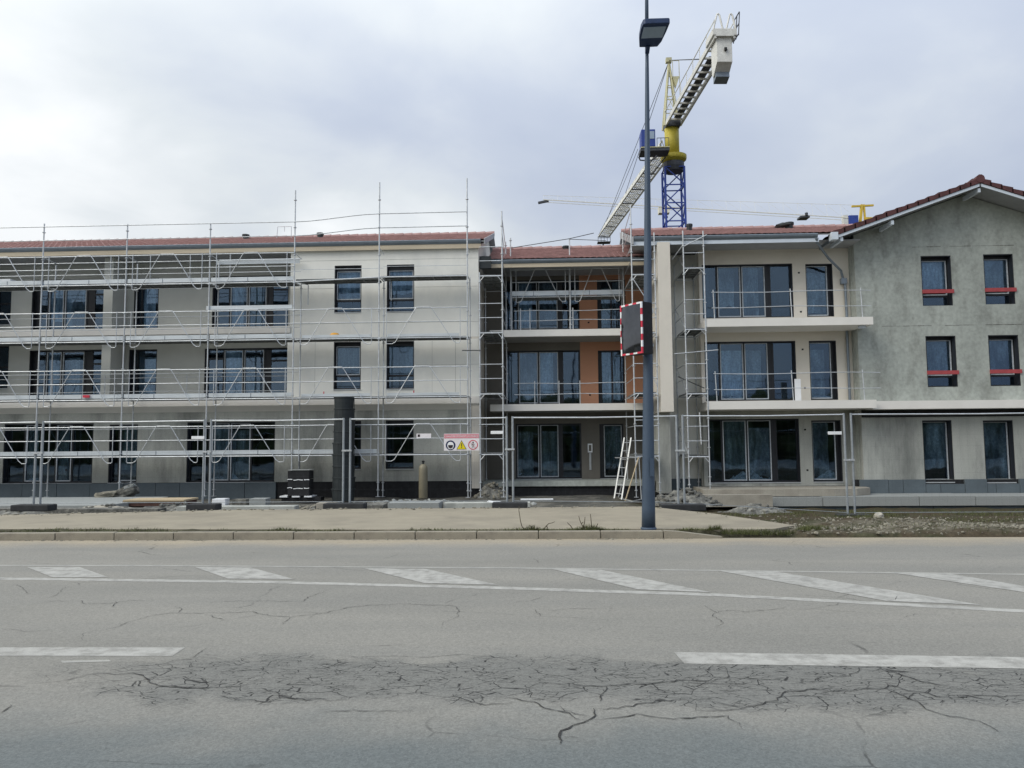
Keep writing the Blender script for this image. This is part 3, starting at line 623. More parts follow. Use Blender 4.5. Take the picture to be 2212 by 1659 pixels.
sops = [(-25.4, -22.0, 6.05, 8.15), (-21.6, -20.88, 6.4, 8.1), (-20.05, -16.7, 6.05, 8.15), (-15.95, -14.97, 6.05, 8.15), (-12.84, -9.84, 6.05, 8.17)]
wall(MB(), 29.0, XL, XB, 3.0, 8.74, fops+sops).build('loggia_wall', M['taupe'], LB)
MB().box(XL, XB-0.002, 28.11, 29.0, 2.95, 3.27).build('first_floor_slab', M['slab'], LB)
MB().box(XL, XB+0.02, A-0.05, 29.0, 5.70, 5.95).build('balcony_slab', M['slab'], LB)
MB().box(XB-0.001, XB+0.25, A+0.301, 29.0, 3.28, 8.73).build('side_wall', M['board'], LB)
for a_, b_ in ((-16.55, -16.2), (-22.0, -21.7)): MB().box(a_, b_, A+0.35, 28.99, 3.28, 8.73).build('party_wall', M['taupe'], LB)
RS = (10.72-8.97)/(33-27.42)
MB().prism([(XR+0.002, A+0.002, 0.0), (XR+0.002, 38, 0.0), (XR+0.002, 38, 8.9), (XR+0.002, 33, 8.85+RS*5.4-0.12), (XR+0.002, A+0.002, 8.85)], (-0.28, 0, 0)).build('end_wall', M['cream'], LB)
MB().box(XL, XR-0.02, A+0.55, 29.3, 8.741, 8.80).build('soffit', M['soffit'], LB)
MB().box(XL, XR-0.05, 27.50, A+0.55, 8.742, 8.80).build('eave_soffit', M['soffit'], LB)
MB().box(XL, XR+0.1, 27.46, 27.499, 8.70, 8.865).build('fascia', M['wood'], LB)
gutter(LB, XL, XR+0.1, 27.50, 8.868, 9.02)
tile_roof(LB, 'roof_tiles', M['roof'], XL, -2.12, 27.42, 8.97, 33, 10.72)
MB().prism([(-2.10, 27.4, 8.82), (-2.10, 33, 8.82+RS*5.6), (-2.10, 33, 9.03+RS*5.6), (-2.10, 27.4, 9.03)], (-0.03, 0, 0)).build('verge_board', M['soffit'], LB)
for px, py in ((-9.7, 32.6), (-13.0, 32.6)): vent(LB, px, py, 10.62, 0.13, 0.2)
h_ = MB(); h_.tube([(-11.6, 32.5, 10.5), (-11.55, 32.5, 11.12), (-10.95, 32.5, 11.12), (-10.95, 32.5, 10.5)], 0.015); h_.tube([(-11.25, 32.5, 11.12), (-11.25, 32.5, 10.9)], 0.012); h_.build('roof_hatch_rail', M['galv'], LB)
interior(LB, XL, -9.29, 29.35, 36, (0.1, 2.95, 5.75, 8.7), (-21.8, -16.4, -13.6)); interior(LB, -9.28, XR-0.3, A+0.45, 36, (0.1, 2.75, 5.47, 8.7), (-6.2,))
MB().box(XL, -9.5, A+0.45, 29.3, -0.1, 0.1).build('ground_slab', M['inside'], LB)
D4 = [(.24, 'd'), (.55, 'f'), (.76, 'f'), (1, 'd')]
window(LB, gops[0], A+0.12, D4); window(LB, gops[1], A+0.12, [(.20, 'd'), (.40, 'f'), (.56, 'd'), (.75, 'f'), (1, 'd')]); window(LB, gops[2], A+0.12, [(.25, 'd'), (1, 'f')])
window(LB, gops[3], A+0.12, [(.22, 'd'), (.47, 'f'), (.72, 'f'), (1, 'd')])
sh = [(1, 'c', 0.30)]
for o_ in (gops[4], gops[5]): window(LB, o_, A+0.12, [(1, 'd', 0.30)], top=0.06)
window(LB, ops1[0], A, [(1, 'f', 0.30)], top=0.10); window(LB, ops1[1], A, [(1, 'c', 0.30)], top=0.10)
window(LB, ops2[0], A, [(1, 'f', 0.28)], top=0.14); window(LB, ops2[1], A, [(1, 'f', 0.28)], top=0.14)
for oo in (fops, sops):
    window(LB, oo[0], 29.0, D4); window(LB, oo[1], 29.0, [(1, 'd', 0.5)])
    window(LB, oo[2], 29.0, [(.05, 'b'), (.16, 'd'), (.36, 'f'), (.64, 'f'), (.73, 'b'), (1, 'd', .72)]); window(LB, oo[3], 29.0, [(.2, 'd'), (1, 'c')])
    window(LB, oo[4], 29.0, [(.20, 'd', .8), (.45, 'f'), (.71, 'f'), (.78, 'b'), (1, 'd', .75)])
jn = MB()
for x in (-9.25, -8.05, -6.1, -3.4): jn.box(x-0.006, x+0.006, A+0.117, A+0.125, 0.27, 2.8) if x < -8 else jn.box(x-0.006, x+0.006, A+0.117, A+0.125, 0.27, 2.8)
for x in (-8.35, -4.05, -3.2): jn.box(x-0.005, x+0.005, A-0.003, A+0.004, 3.32, 5.38)
for z, xa, xb in ((7.32, XB, -7.68), (7.32, -4.68, XR), (6.02, XB, XR), (4.46, XB, -7.7), (4.46, -4.66, XR), (8.36, XB, XR)): jn.box(xa+0.01, xb-0.01, A-0.003, A+0.004, z-0.005, z+0.005)
jn.build('panel_joints', M['gwall'], LB, kind='stuff')
# base insulation
xs_ = [-26.5, -25.2, -23.9, -22.7, -21.5, -20.3, -19.2, -17.9, -16.65, -15.4, -14.2, -13.3, -12.0, -10.9, -9.75]
for a_, b_ in zip(xs_, xs_[1:]): MB().box(a_+0.008, b_-0.008, A+0.06+rnd.uniform(-.008, .008), A+0.16, -0.45, 0.25+rnd.uniform(-.008, .008)).build('insulation_panel', M['xps'], LB)
MB().box(-9.74, XR-0.03, A+0.13, A+0.2, -0.5, 0.262).build('base_membrane', M['black'], LB)
MB().box(XL, XR-0.03, A+0.165, A+0.42, -0.5, 0.255).build('base_wall', M['black'], LB)

# ======================== MIDDLE BLOCK
MBd = thing('apartment_building', 'recessed middle apartment block with orange walls and wide balconies, behind the lamp post', 'building', (1, 29, 0))
Mw = 30.0
mo2 = [(-1.57, 1.42, 6.05, 8.02), (2.12, 3.23, 6.05, 7.99)]; mo1 = [(-1.55, 1.41, 3.1, 5.22), (2.11, 3.14, 3.1, 5.19)]; mo0 = [(-1.13, 1.42, 0.22, 2.35), (2.12, 3.05, 0.22, 2.32)]
wall(MB(), Mw, XR+0.01, 1.42, 3.03, 8.5, [mo2[0], mo1[0]]).build('taupe_wall', M['taupe_shaded'], MBd)
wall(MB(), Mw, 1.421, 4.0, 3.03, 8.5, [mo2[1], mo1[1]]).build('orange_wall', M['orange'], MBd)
wall(MB(), Mw, XR+0.01, 4.0, 0.0, 3.02, mo0).build('ground_floor_wall', M['taupe_shaded'], MBd)
for z0_, z1_ in ((5.54, 5.79), (2.78, 3.03)):
    MB().box(-2.0, 4.0-0.01, 28.3, Mw-0.002, z0_, z1_).build('balcony_slab', M['slab'], MBd); MB().box(-1.995, 3.985, 28.42, Mw-0.004, z0_-0.012, z0_-0.001).build('slab_shade_sheet', M['shaded_soffit'], MBd)  # thin dark sheet under each slab carries painted shade
MB().box(-2.3, 3.98, 28.3, Mw-0.002, 0.02, 0.20).build('terrace_slab', M['concrete'], MBd); MB().box(-2.3, 3.98, 28.42, 28.5, -0.6, 0.019).build('base_wall', M['black'], MBd)
MB().box(-2.3, 3.98, 27.95, Mw, 8.18, 8.22).build('soffit', M['soffit'], MBd); MB().box(-2.3, 3.98, 27.91, 27.949, 8.06, 8.20).build('fascia', M['wood'], MBd)
gutter(MBd, -2.3, 3.98, 27.95, 8.205, 8.34)
tile_roof(MBd, 'roof_tiles', M['roof'], -2.05, 3.98, 27.87, 8.33, 31, 9.49)
MB().box(-2.32, -1.9, 27.7, 27.86, 8.0, 8.45).build('rainwater_box', M['plastic'], MBd)
vent(MBd, 0.95, 30.8, 9.42, 0.12, 0.15)
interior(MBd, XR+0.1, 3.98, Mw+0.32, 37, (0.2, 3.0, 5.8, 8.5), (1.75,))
mc = [(.17, 'd'), (.45, 'f'), (.73, 'f'), (.78, 'b'), (1, 'd')]
window(MBd, mo2[0], Mw, mc); window(MBd, mo2[1], Mw, [(.08, 'b'), (.5, 'c'), (1, 'c')]); window(MBd, mo1[0], Mw, mc); window(MBd, mo1[1], Mw, [(.08, 'b'), (.55, 'c'), (1, 'c')])
window(MBd, mo0[0], Mw, [(.36, 'f'), (.67, 'f'), (.72, 'b'), (1, 'd')]); window(MBd, mo0[1], Mw, [(.12, 'b'), (1, 'f')])
i_ = MB(); i_.box(1.66, 1.84, Mw-0.04, Mw-0.001, 1.22, 1.27); i_.box(1.66, 1.84, Mw-0.04, Mw-0.001, 1.51, 1.56); i_.box(1.66, 1.70, Mw-0.04, Mw-0.001, 1.27, 1.51); i_.box(1.80, 1.84, Mw-0.04, Mw-0.001, 1.27, 1.51); i_.build('meter_frame', M['white'], MBd)
MB().box(1.71, 1.79, Mw-0.03, Mw-0.001, 0.55, 1.2).build('cable_cover', M['sill'], MBd)

# ======================== RIGHT BLOCK
RB = thing('apartment_building', 'right apartment block with white balconies and raw concrete gable under dark red roof', 'building', (9, 28, 0))
Wr, Gp = 28.1, 27.6; XG = 11.15; XE = 21.0
ro2 = [(5.83, 9.11, 6.09, 8.07), (9.58, 10.55, 6.09, 8.04)]; ro1 = [(5.85, 9.12, 3.06, 5.22), (9.60, 10.57, 3.06, 5.21)]; ro0 = [(5.86, 9.14, 0.13, 2.40), (9.58, 10.62, 0.14, 2.33)]
wall(MB(), Wr, 5.72, XG, 2.99, 8.6, ro2+ro1).build('balcony_wall', M['cream'], RB)
wall(MB(), Wr, 5.72, XG, 0.0, 2.98, ro0).build('ground_floor_wall', M['gwall'], RB)
MB().box(4.441, 5.72, 28.7, 29.0, 0.0, 8.6).build('recess_wall', M['board'], RB); MB().box(5.72, 6.0, Wr+0.301, 29.0, 0.0, 8.6).build('recess_return', M['board'], RB); MB().box(4.02, 4.43, 27.4, 34, -0.2, 2.629).build('pillar_base', M['gwall'], RB)
MB().box(4.0, 4.44, 26.6, 34, 2.63, 8.56).build('pillar_wall', M['cream'], RB)
MB().box(5.62, 11.29, 26.6, Wr-0.002, 5.55, 5.82).build('balcony_slab', M['slab'], RB); MB().box(5.62, 11.28, 26.6, Wr-0.002, 2.69, 2.97).build('balcony_slab', M['slab'], RB)
MB().box(11.285, XE, 26.95, Gp-0.002, 2.66, 2.94).build('canopy_slab', M['slab'], RB)
MB().box(11.16, XE, Gp-0.05, Gp-0.003, 2.40, 2.655).build('canopy_shadow_strip', M['black'], RB)  # black strip painting the shadow under the canopy slab
gw2 = [(13.47, 14.52, 6.34, 8.14), (15.65, 16.68, 6.36, 8.16), (18.0, 19.0, 6.36, 8.16)]; gw1 = [(13.50, 14.54, 3.45, 5.26), (15.66, 16.7, 3.46, 5.26), (18.0, 19.0, 3.46, 5.26)]; gw0 = [(13.24, 14.25, 0.13, 2.28), (15.32, 16.34, 0.11, 2.26), (18.0, 19.0, 0.11, 2.26)]
gz = lambda x: 8.62+0.352*(x-10.07) if x <= 15.1 else 8.62+0.352*(15.1-10.07)-0.352*(x-15.1)
gm = wall(MB(), Gp, XG, XE, 2.95, 8.70, gw2+gw1); gm.build('gable_wall', M['concrete'], RB)
MB().prism([(XG, Gp, 8.702), (19.05, Gp, 8.702), (19.05, Gp, gz(19.05)-0.03), (15.1, Gp, gz(15.1)-0.06), (XG, Gp, gz(XG)-0.05)], (0, 0.3, 0)).build('gable_top', M['concrete'], RB)
g_ = MB()
for z_, segs in ((5.63, ((12.0, 13.9), (14.2, 15.4), (15.6, 18))), (8.47, ((13.2, 14.4), (14.5, 16.9)))):
    for a_, b_ in segs:
        for q in range(int((b_-a_)/0.25)): g_.box(a_+q*0.25, a_+q*0.25+0.24, Gp-0.003, Gp+0.01, z_+rnd.uniform(-.006, .006)-0.006, z_+rnd.uniform(0.0, .012)+0.002)
g_.build('pour_joint', M['rubble'], RB)
wall(MB(), Gp, XG, XE, 0.215, 2.94, gw0).build('gable_base_wall', M['gwall'], RB)
MB().box(XG-0.02, XG+0.3, Gp+0.301, Wr, 0.2, 8.6).build('gable_return', M['concrete'], RB)
eav = MB(); eav.box(3.2, 9.62, 26.72, Wr+0.3, 8.60, 8.64); eav.box(9.621, 11.14, 27.0, Wr+0.3, 8.602, 8.638); eav.build('soffit', M['soffit'], RB)
MB().box(3.2, 9.6, 26.68, 26.719, 8.49, 8.62).build('fascia', M['vergeb'], RB)
gutter(RB, 3.2, 9.55, 26.72, 8.625, 8.78)
tile_roof(RB, 'roof_tiles', M['roof'], 3.22, 13.4, 26.66, 8.77, 31, 10.17, ymin=lambda x: 26.66 if x < 9.95 else 26.66+(8.74+0.352*(x-10.05)-8.77)/0.3226+0.15, xb=10.4)
MB().prism([(3.19, 26.6, 8.5), (3.19, 31, 9.92), (3.19, 31, 10.16), (3.19, 26.6, 8.74)], (-0.03, 0, 0)).build('verge_board', M['soffit'], RB)
vent(RB, 5.9, 30.6, 10.1, 0.11, 0.22); vent(RB, 9.85, 30.6, 10.1, 0.16, 0.2); MB().rock((9.6, 30.6, 10.2), 0.2, (2.2, 1, 0.5)).build('roof_debris', M['plastic'], RB)
# gable roof: two wavy tiled slopes running back from the verge
YV = 26.55
def slope(sgn):
    mb = MB(); L_ = 5.05; nrow = 14; ncl = 18*4; vs = []
    for r in range(nrow):
        for e2 in (0, 1):
            t = (r+e2)/nrow
            for i in range(ncl+1):
                y = YV+ (10.0)*i/ncl; wv = 0.03*abs(math.sin(math.pi*i/4)); lift = 0.05 if e2 == 0 else 0.0
                x = 15.1 - sgn*L_*(1-t); z = 8.74+0.352*L_*t + wv+lift+0.012*mnoise.noise(Vector((r*2.3, i//4*1.7, sgn)))
                vs.append((x, y, z))
    k = ncl+1; mb.add(vs, [(q*k+i, q*k+i+1, (q+1)*k+i+1, (q+1)*k+i) for q in range(2*nrow-1) for i in range(ncl)])
    mb.build('roof_tiles', M['roofd'], RB, False, 'stuff')
    xe = 15.1-sgn*5.03
    MB().prism([(xe, YV+0.03, 8.60), (15.1, YV+0.03, 8.60+0.352*5.03), (15.1, YV+0.03, 8.735+0.352*5.03), (xe, YV+0.03, 8.735)], (0, 10, 0)).build('roof_deck', M['soffit'], RB)
    MB().prism([(xe-0.02*sgn, YV, 8.53), (15.1-0.03*sgn, YV, 8.53+0.352*5.0), (15.1-0.03*sgn, YV, 8.63+0.352*5.0), (xe-0.02*sgn, YV, 8.63)], (0, 0.028, 0)).build('barge_board', M['vergeb'], RB)
    # verge tiles overlapping down the edge, each its own piece
    for r in range(nrow):
        t0, t1 = r/nrow, (r+1.12)/nrow; q = 0.013*rnd.uniform(-1, 1)
        xa, xb = 15.1-sgn*L_*(1-t0), 15.1-sgn*L_*(1-min(t1, 1)); za, zb = 8.74+0.352*L_*t0, 8.74+0.352*L_*min(t1, 1)
        MB().prism([(xa, YV-0.03, za-0.10), (xb, YV-0.03, zb-0.10), (xb, YV-0.03, zb+0.035+q), (xa, YV-0.03, za+0.085+q)], (0, 0.24, 0)).build('verge_tile', M['roofd'], RB)
slope(1); slope(-1)
for i in range(12):
    MB().tube([(15.1, YV-0.04+i*0.42, 10.56), (15.1, YV+0.42+i*0.42, 10.545)], [0.15, 0.135], 10).build('ridge_tile', M['roofd'], RB)
for x, z in ((10.35, 8.50), (12.1, 9.05), (15.08, 10.12)): MB().box(x-0.045, x+0.045, YV+0.05, Gp-0.01, z-0.02, z+0.12).build('purlin_end', M['vergeb'], RB)
MB().box(9.98, 10.2, YV-0.04, YV+0.25, 8.52, 8.78).build('eave_end_cap', M['vergeb'], RB)
MB().box(10.02, 10.06, YV+0.26, 27.9, 8.50, 8.64).build('side_gutter', M['zinc'], RB)
# downpipe
d = MB(); d.tube([(9.5, 26.65, 8.62), (9.55, 26.75, 8.48), (10.2, 27.5, 8.1), (10.78, 27.9, 7.72), (10.86, 27.98, 7.5), (10.86, 27.98, 7.3)], 0.045, 8); d.tube([(10.93, 27.98, 7.42), (10.95, 27.98, 5.83)], 0.05, 8); d.tube([(10.93, 27.98, 5.54), (10.93, 27.98, 2.98)], 0.05, 8)
d.box(10.78, 10.98, 27.9, 28.06, 7.25, 7.45); d.build('downpipe', M['zinc'], RB)
MB().box(10.9, 11.1, 26.75, 26.95, 5.46, 5.549).build('slab_bracket', M['vergeb'], RB)
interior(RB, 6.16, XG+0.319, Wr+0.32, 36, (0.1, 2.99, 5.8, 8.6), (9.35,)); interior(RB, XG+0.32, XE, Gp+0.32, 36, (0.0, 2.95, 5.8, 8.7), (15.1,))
bigc = [(.16, 'd'), (.44, 'f'), (.72, 'f'), (.77, 'b'), (1, 'd')]
window(RB, ro2[0], Wr, bigc, sill=False); window(RB, ro2[1], Wr, [(.92, 'f'), (1, 'b')], sill=False); window(RB, ro1[0], Wr, bigc, sill=False); window(RB, ro1[1], Wr, [(.92, 'f'), (1, 'b')], sill=False)
window(RB, ro0[0], Wr, bigc); window(RB, ro0[1], Wr, [(.92, 'f'), (1, 'b')])
for o_ in gw2+gw1: window(RB, o_, Gp, [(1, 'f', 0.22)], rec=0.26, top=0.08, sill=False)
for o_ in gw0: window(RB, o_, Gp, [(1, 'f')], rec=0.26)
for (a_, b_, c_, d_) in gw2[:2]+gw1[:2]:
    MB().box(a_-0.005, b_+0.03, Gp-0.06, Gp-0.004, c_+0.44, c_+0.575).build('safety_bar', M['redbar'], RB)
for x, z in ((9.34, 7.72), (9.36, 6.28), (9.37, 4.9), (9.4, 3.5), (9.35, 2.0), (9.38, 0.55), (1.77, 6.3), (1.78, 3.45), (-17.6, 0.75)):
    p_, yy_, = (RB, Wr) if x > 5 else ((MBd, Mw) if x > 0 else (LB, A+0.12))
    MB().box(x-0.035, x+0.035, yy_-0.004, yy_+0.02, z-0.03, z+0.03).build('anchor_hole', M['black'], p_)
xs_ = [10.97, 11.95, 12.45, 13.22, 13.72, 14.55, 15.3, 15.6, 16.4, 17.3, 18.5, 19.7]
for a_, b_ in zip(xs_, xs_[1:]):
    mid = (a_+b_)/2; low = any(o[0]-0.15 < mid < o[1]+0.15 for o in gw0)
    MB().box(a_+0.008, b_-0.008, Gp-0.09+rnd.uniform(-.008, .008), Gp-0.005, -0.5, 0.06 if low else 0.225+rnd.uniform(-.01, .01)).build('insulation_panel', M['xps'], RB)
MB().box(10.9, XE, Gp-0.003, Gp+0.4, -0.7, 0.213).build('base_wall', M['black'], RB)
MB().box(4.44, 5.72, 28.65, 28.95, -0.6, -0.001).build('base_wall', M['xps'], RB); MB().box(5.72, 10.98, Wr+0.02, Wr+0.3, -0.6, -0.001).build('base_wall', M['xps'], RB)
for a_, b_, zt in ((4.45, 5.1, 0.25), (5.12, 5.7, 0.25)): MB().box(a_, b_, 28.58, 28.645, -0.6, zt).build('insulation_panel', M['xps'], RB)
poly = [(5.3, 26.2), (9.6, 26.2), (10.4, 26.35), (11.0, 26.75), (11.12, 27.2), (11.12, 28.09), (5.3, 28.09)]
MB().prism([(x, y, -0.24) for x, y in poly], (0, 0, 0.23)).build('terrace_slab', M['beigeconc'], RB)
for a_, b_ in ((7.3, 9.1), (9.12, 12.2), (12.22, 14.0), (14.02, 16.5), (16.52, 21)): MB().box(a_, b_, 25.9+rnd.uniform(-.015, .015), 27.49, -0.55, -0.25+rnd.uniform(-.01, .005)).build('ledge_block', M['lightconc'], RB)
for a_, b_ in ((7.3, 10.0), (10.02, 12.7), (12.72, 15.6), (15.62, 21)): MB().box(a_, b_, 26.02, 26.4, -1.2, -0.56).build('foundation_panel', M['xps'], RB)
MB().box(4.85, 7.28, 25.2, 25.6, -0.5, -0.12).build('step_block', M['beigeconc'], RB); MB().box(4.9, 7.2, 25.601, 26.19, -0.5, -0.16).build('step_slab', M['beigeconc'], RB)

# railings
railing('temporary_railing', 'thin temporary railing on the top white balcony of the right block', 5.9, 11.25, 26.75, 5.82, (5.95, 8.6, 11.0), (0.42, 0.95), (5.85, 11.3), -0.03)
railing('temporary_railing', 'thin temporary railing on the middle right balcony, a leaning white board behind it', 5.9, 11.25, 26.75, 2.97, (5.95, 8.55, 10.95), (0.42, 0.95), (5.85, 11.5), -0.04)
railing('temporary_railing', 'temporary railing on the first floor balcony before the orange wall', -1.1, 3.0, 28.4, 3.03, (-0.35, 0.55, 1.32, 3.0), (0.36, 0.76))
railing('temporary_railing', 'thin temporary railing on the second floor balcony behind the balcony scaffold', -1.1, 3.0, 28.4, 5.79, (-0.85, -0.5, 1.1), (0.36, 0.72))
railing('temporary_railing', 'temporary railing behind the scaffold on the first floor at far left', -25, -9.4, 27.8, 3.30, (-21.0, -18.3, -16.3, -13.2, -10.3), (0.3, 0.82))
tag(MB().box(8.85, 9.06, 27.5, 27.53, 2.98, 3.78).build('white_board', M['white']), 'white board leaning against dark glass on the middle right balcony', 'board')

# ======================== SCAFFOLDS
SB = 0.024
def standard(t, x, y, z0, z1, m='galv', jack=True, ros=True):
    mb = MB().tube([(x, y, z0+(0.25 if jack else 0)), (x, y, z1)], SB, 8)
    if ros:
        z = z0+0.5
        while z < z1-0.05: mb.lathe((x, y, z), [(0.024, -0.012), (0.055, -0.012), (0.055, 0.012), (0.024, 0.012)], 8); z += 1.0
    o = mb.build('standard', M[m], t)
    if jack:
        j = MB().box(x-0.075, x+0.075, y-0.075, y+0.075, z0, z0+0.01); j.tube([(x, y, z0+0.01), (x, y, z0+0.27)], 0.018, 6); j.lathe((x, y, z0+0.22), [(0.03, 0), (0.05, 0), (0.05, 0.03), (0.03, 0.03)], 8); j.build('base_jack', M['galv'], o)
    return o
def tubep(t, name, pts, r=0.02, m='galv', n=6): return MB().tube(pts, r, n).build(name, M[m], t)
def planks(t, x0, x1, y0, y1, z, along='x', n=2):
    for i in range(n):
        if along == 'x':
            wv = (y1-y0)/n; mb = MB(); a, b_ = y0+i*wv+0.012, y0+(i+1)*wv-0.012
            mb.mi = 0; mb.box(x0+0.05, x1-0.05, a, b_, z-0.012, z); mb.box(x0+0.05, x1-0.05, a, a+0.02, z-0.055, z-0.0121); mb.box(x0+0.05, x1-0.05, b_-0.02, b_, z-0.055, z-0.0121)
            for q in range(1, 5): xx = x0+(x1-x0)*q/5; mb.box(xx-0.02, xx+0.02, a+0.0201, b_-0.0201, z-0.045, z-0.0122)
        else:
            wv = (x1-x0)/n; mb = MB(); a, b_ = x0+i*wv+0.012, x0+(i+1)*wv-0.012
            mb.box(a, b_, y0+0.05, y1-0.05, z-0.012, z); mb.box(a, a+0.02, y0+0.05, y1-0.05, z-0.055, z-0.0121); mb.box(b_-0.02, b_, y0+0.05, y1-0.05, z-0.055, z-0.0121)
            for q in range(1, 5): yy = y0+(y1-y0)*q/5; mb.box(a+0.0201, b_-0.0201, yy-0.02, yy+0.02, z-0.045, z-0.0122)
        mb.build('deck_plank', M['deck'], t)
def guard(t, a, b, y, z, mid=True, bent=True, dx=0.0):
    """guardrail set between standards at x=a and x=b on the front plane y, deck at z"""
    tubep(t, 'guardrail', [(a, y, z+1.0), (a+(b-a)*0.5, y, z+1.005), (b, y, z+1.0)], 0.019)
    if mid: tubep(t, 'guardrail', [(a, y, z+0.52), (b, y, z+0.52)], 0.016)
    if bent:
        w_ = b-a; f = lambda q: a+w_*q+dx; yb = y-0.045; j = rnd.uniform(-.012, .012)
        pts = [(f(.09), yb, z+1.03), (f(.09), yb, z-0.22), (f(.10), yb, z-0.26), (f(.15+j), yb, z-0.26), (f(.185+j), yb, z-0.2), (f(.40+j), yb, z+0.93), (f(.425+j), yb, z+1.03), (f(.575+j), yb, z+1.03), (f(.60+j), yb, z+0.95), (f(.83+j), yb, z-0.16), (f(.87+j), yb, z-0.26), (f(.91), yb, z-0.26), (f(.92), yb, z-0.22), (f(.92), yb, z+1.03)]
        tubep(t, 'guard_frame', pts, 0.014)
def toe(t, a, b, y, z, h=0.16):
    o = MB().box(a+0.05, b-0.05, y-0.015, y+0.015, z+0.012, z+h).build('toe_board', M['alu'], t)
    m_ = (a+b)/2+rnd.uniform(-.4, .4); MB().box(m_-0.012, m_+0.012, y-0.02, y-0.0155, z+0.012, z+h-0.01).build('clip', M['zinc'], o)
S1 = thing('scaffolding', 'long silver facade scaffold across the whole left block, with four working decks', 'scaffolding', (-12, 26.6, -0.2))
XS = [-24.2, -21.1, -18.04, -14.95, -11.9, -8.83, -5.79, -2.66]; TOP = [9.7, 9.68, 9.67, 9.59, 9.53, 10.7, 10.92, 11.01]; YF, YB = 26.6, 27.32
LIFT = [1.27, 3.28, 5.36, 7.42]
def lz(x, i): return LIFT[i] + (0.12*ss(-9, -5.5, x) if i == 3 else 0)
for x, tp in zip(XS, TOP):
    zb = -0.16 - 0.10*ss(-9, -3, x)
    standard(S1, x, YF, zb, tp); standard(S1, x+0.02, YB, zb-0.05, 8.3 if x < -9 else 7.6)
    for i in range(4): tubep(S1, 'transom', [(x, YF, lz(x, i)-0.05), (x+0.02, YB, lz(x, i)-0.05)], 0.022)
    tubep(S1, 'transom', [(x, YF, lz(x, 3)+1.0), (x+0.02, YB, lz(x, 3)+0.95)], 0.018)
for k_, (a, b) in enumerate(zip(XS, XS[1:])):
    for i in range(4):
        za, zb = lz(a, i), lz(b, i); z = (za+zb)/2
        planks(S1, a, b, YF+0.04, YB-0.02, z)
        tubep(S1, 'ledger', [(a, YF, za-0.05), (b, YF, zb-0.05)], 0.021)
        if not (i == 3 and a > -9): guard(S1, a, b, YF-0.03, z)
        elif i == 3: tubep(S1, 'guardrail', [(a, YB, z+0.5), (b, YB, z+0.5)], 0.01)
        if a < -9 or (i == 0 and a < -6): toe(S1, a, b, YF+0.03, z)
        if a >= -9 and i in (1, 2):
            MB().box(a+0.3, b-0.3, YF+0.02, YF+0.045, z+0.0, z+0.10).build('toe_board', M['alu'], S1)
        if a < -9 and i == 3: toe(S1, a, b, YB+0.06, z-0.06)
        if a < -9: tubep(S1, 'inner_rail', [(a, YB, z+0.95), (b, YB, z+0.95)], 0.016)
        if a < -9 and i >= 2: tubep(S1, 'inner_rail', [(a, YB, z+0.5), (b, YB, z+0.5)], 0.014)
    tz = [9.54, 9.54, 9.54, 9.54, 9.54, 9.54, 9.77, 9.78]; q = tz[k_], tz[k_+1]
    sag = [(a+(b-a)*j/6, YF-0.03, q[0]+(q[1]-q[0])*(3*(j/6)**2-2*(j/6)**3)) for j in range(7)]
    tubep(S1, 'top_rail', sag, 0.017); tubep(S1, 'top_rail', [(x_, y_, z_-0.51) for x_, y_, z_ in sag], 0.017)
for x in (-16.4, -13.4): tubep(S1, 'inner_post', [(x+1.9, YB+0.1, 7.4), (x+1.9, YB+0.1, 8.66)], 0.016); tubep(S1, 'inner_post', [(x+0.4, YB+0.1, 7.4), (x+0.4, YB+0.1, 8.66)], 0.016)
MB().box(-12.0, -8.9, YB+0.06, YB+0.09, 8.24, 8.42).build('toe_board', M['alu'], S1); MB().box(-12.0, -8.9, YF+0.03, YF+0.06, 6.42, 6.56).build('toe_board', M['alu'], S1)
# bracket with angle brace under the top deck of the plain wall bays
for x in (-8.55, -5.5): tubep(S1, 'bracket', [(x-0.3, YF, lz(x, 3)-0.02), (x, YB, lz(x, 3)-0.02), (x, YB, lz(x, 3)-0.75)], 0.022)
tag(MB().box(-16.35, -16.12, YF-0.06, YF-0.01, 3.33, 3.42).build('red_box', M['red']), 'small red plastic box fixed to the toe board on the second scaffold deck', 'box')
for x in (-7.78, -4.58): tag(MB().tube([(x, YF+0.2, 3.29), (x, YF+0.2, 3.47)], 0.02, 8).build('red_marker', M['red']), 'short red marker standing on the second deck %s' % ('just left of the window above the chute' if x < -6 else 'right of the two wall windows'), 'marker', 'red markers on the scaffold deck')
tag(MB().lathe((-7.45, YF+0.35, 5.37), [(0.16, 0), (0.19, 0.05), (0.18, 0.13), (0.12, 0.19), (0.03, 0.21)], 14).build('orange_bucket', M['bucketo'], None, True), 'orange upturned bucket lying on the third scaffold deck', 'bucket')
t = thing('polystyrene_pack', 'white stacked insulation packs on the top deck at far left', 'insulation pack', (-20.3, 26.9, 7.42)); MB().box(-20.75, -19.85, 26.75, 27.2, 7.43, 7.66).build('block', M['white'], t); MB().box(-20.7, -20.1, 26.78, 27.15, 7.661, 7.86).build('block', M['white'], t); MB().box(-19.8, -19.35, 26.78, 27.15, 7.43, 7.7).build('block', M['white'], t)

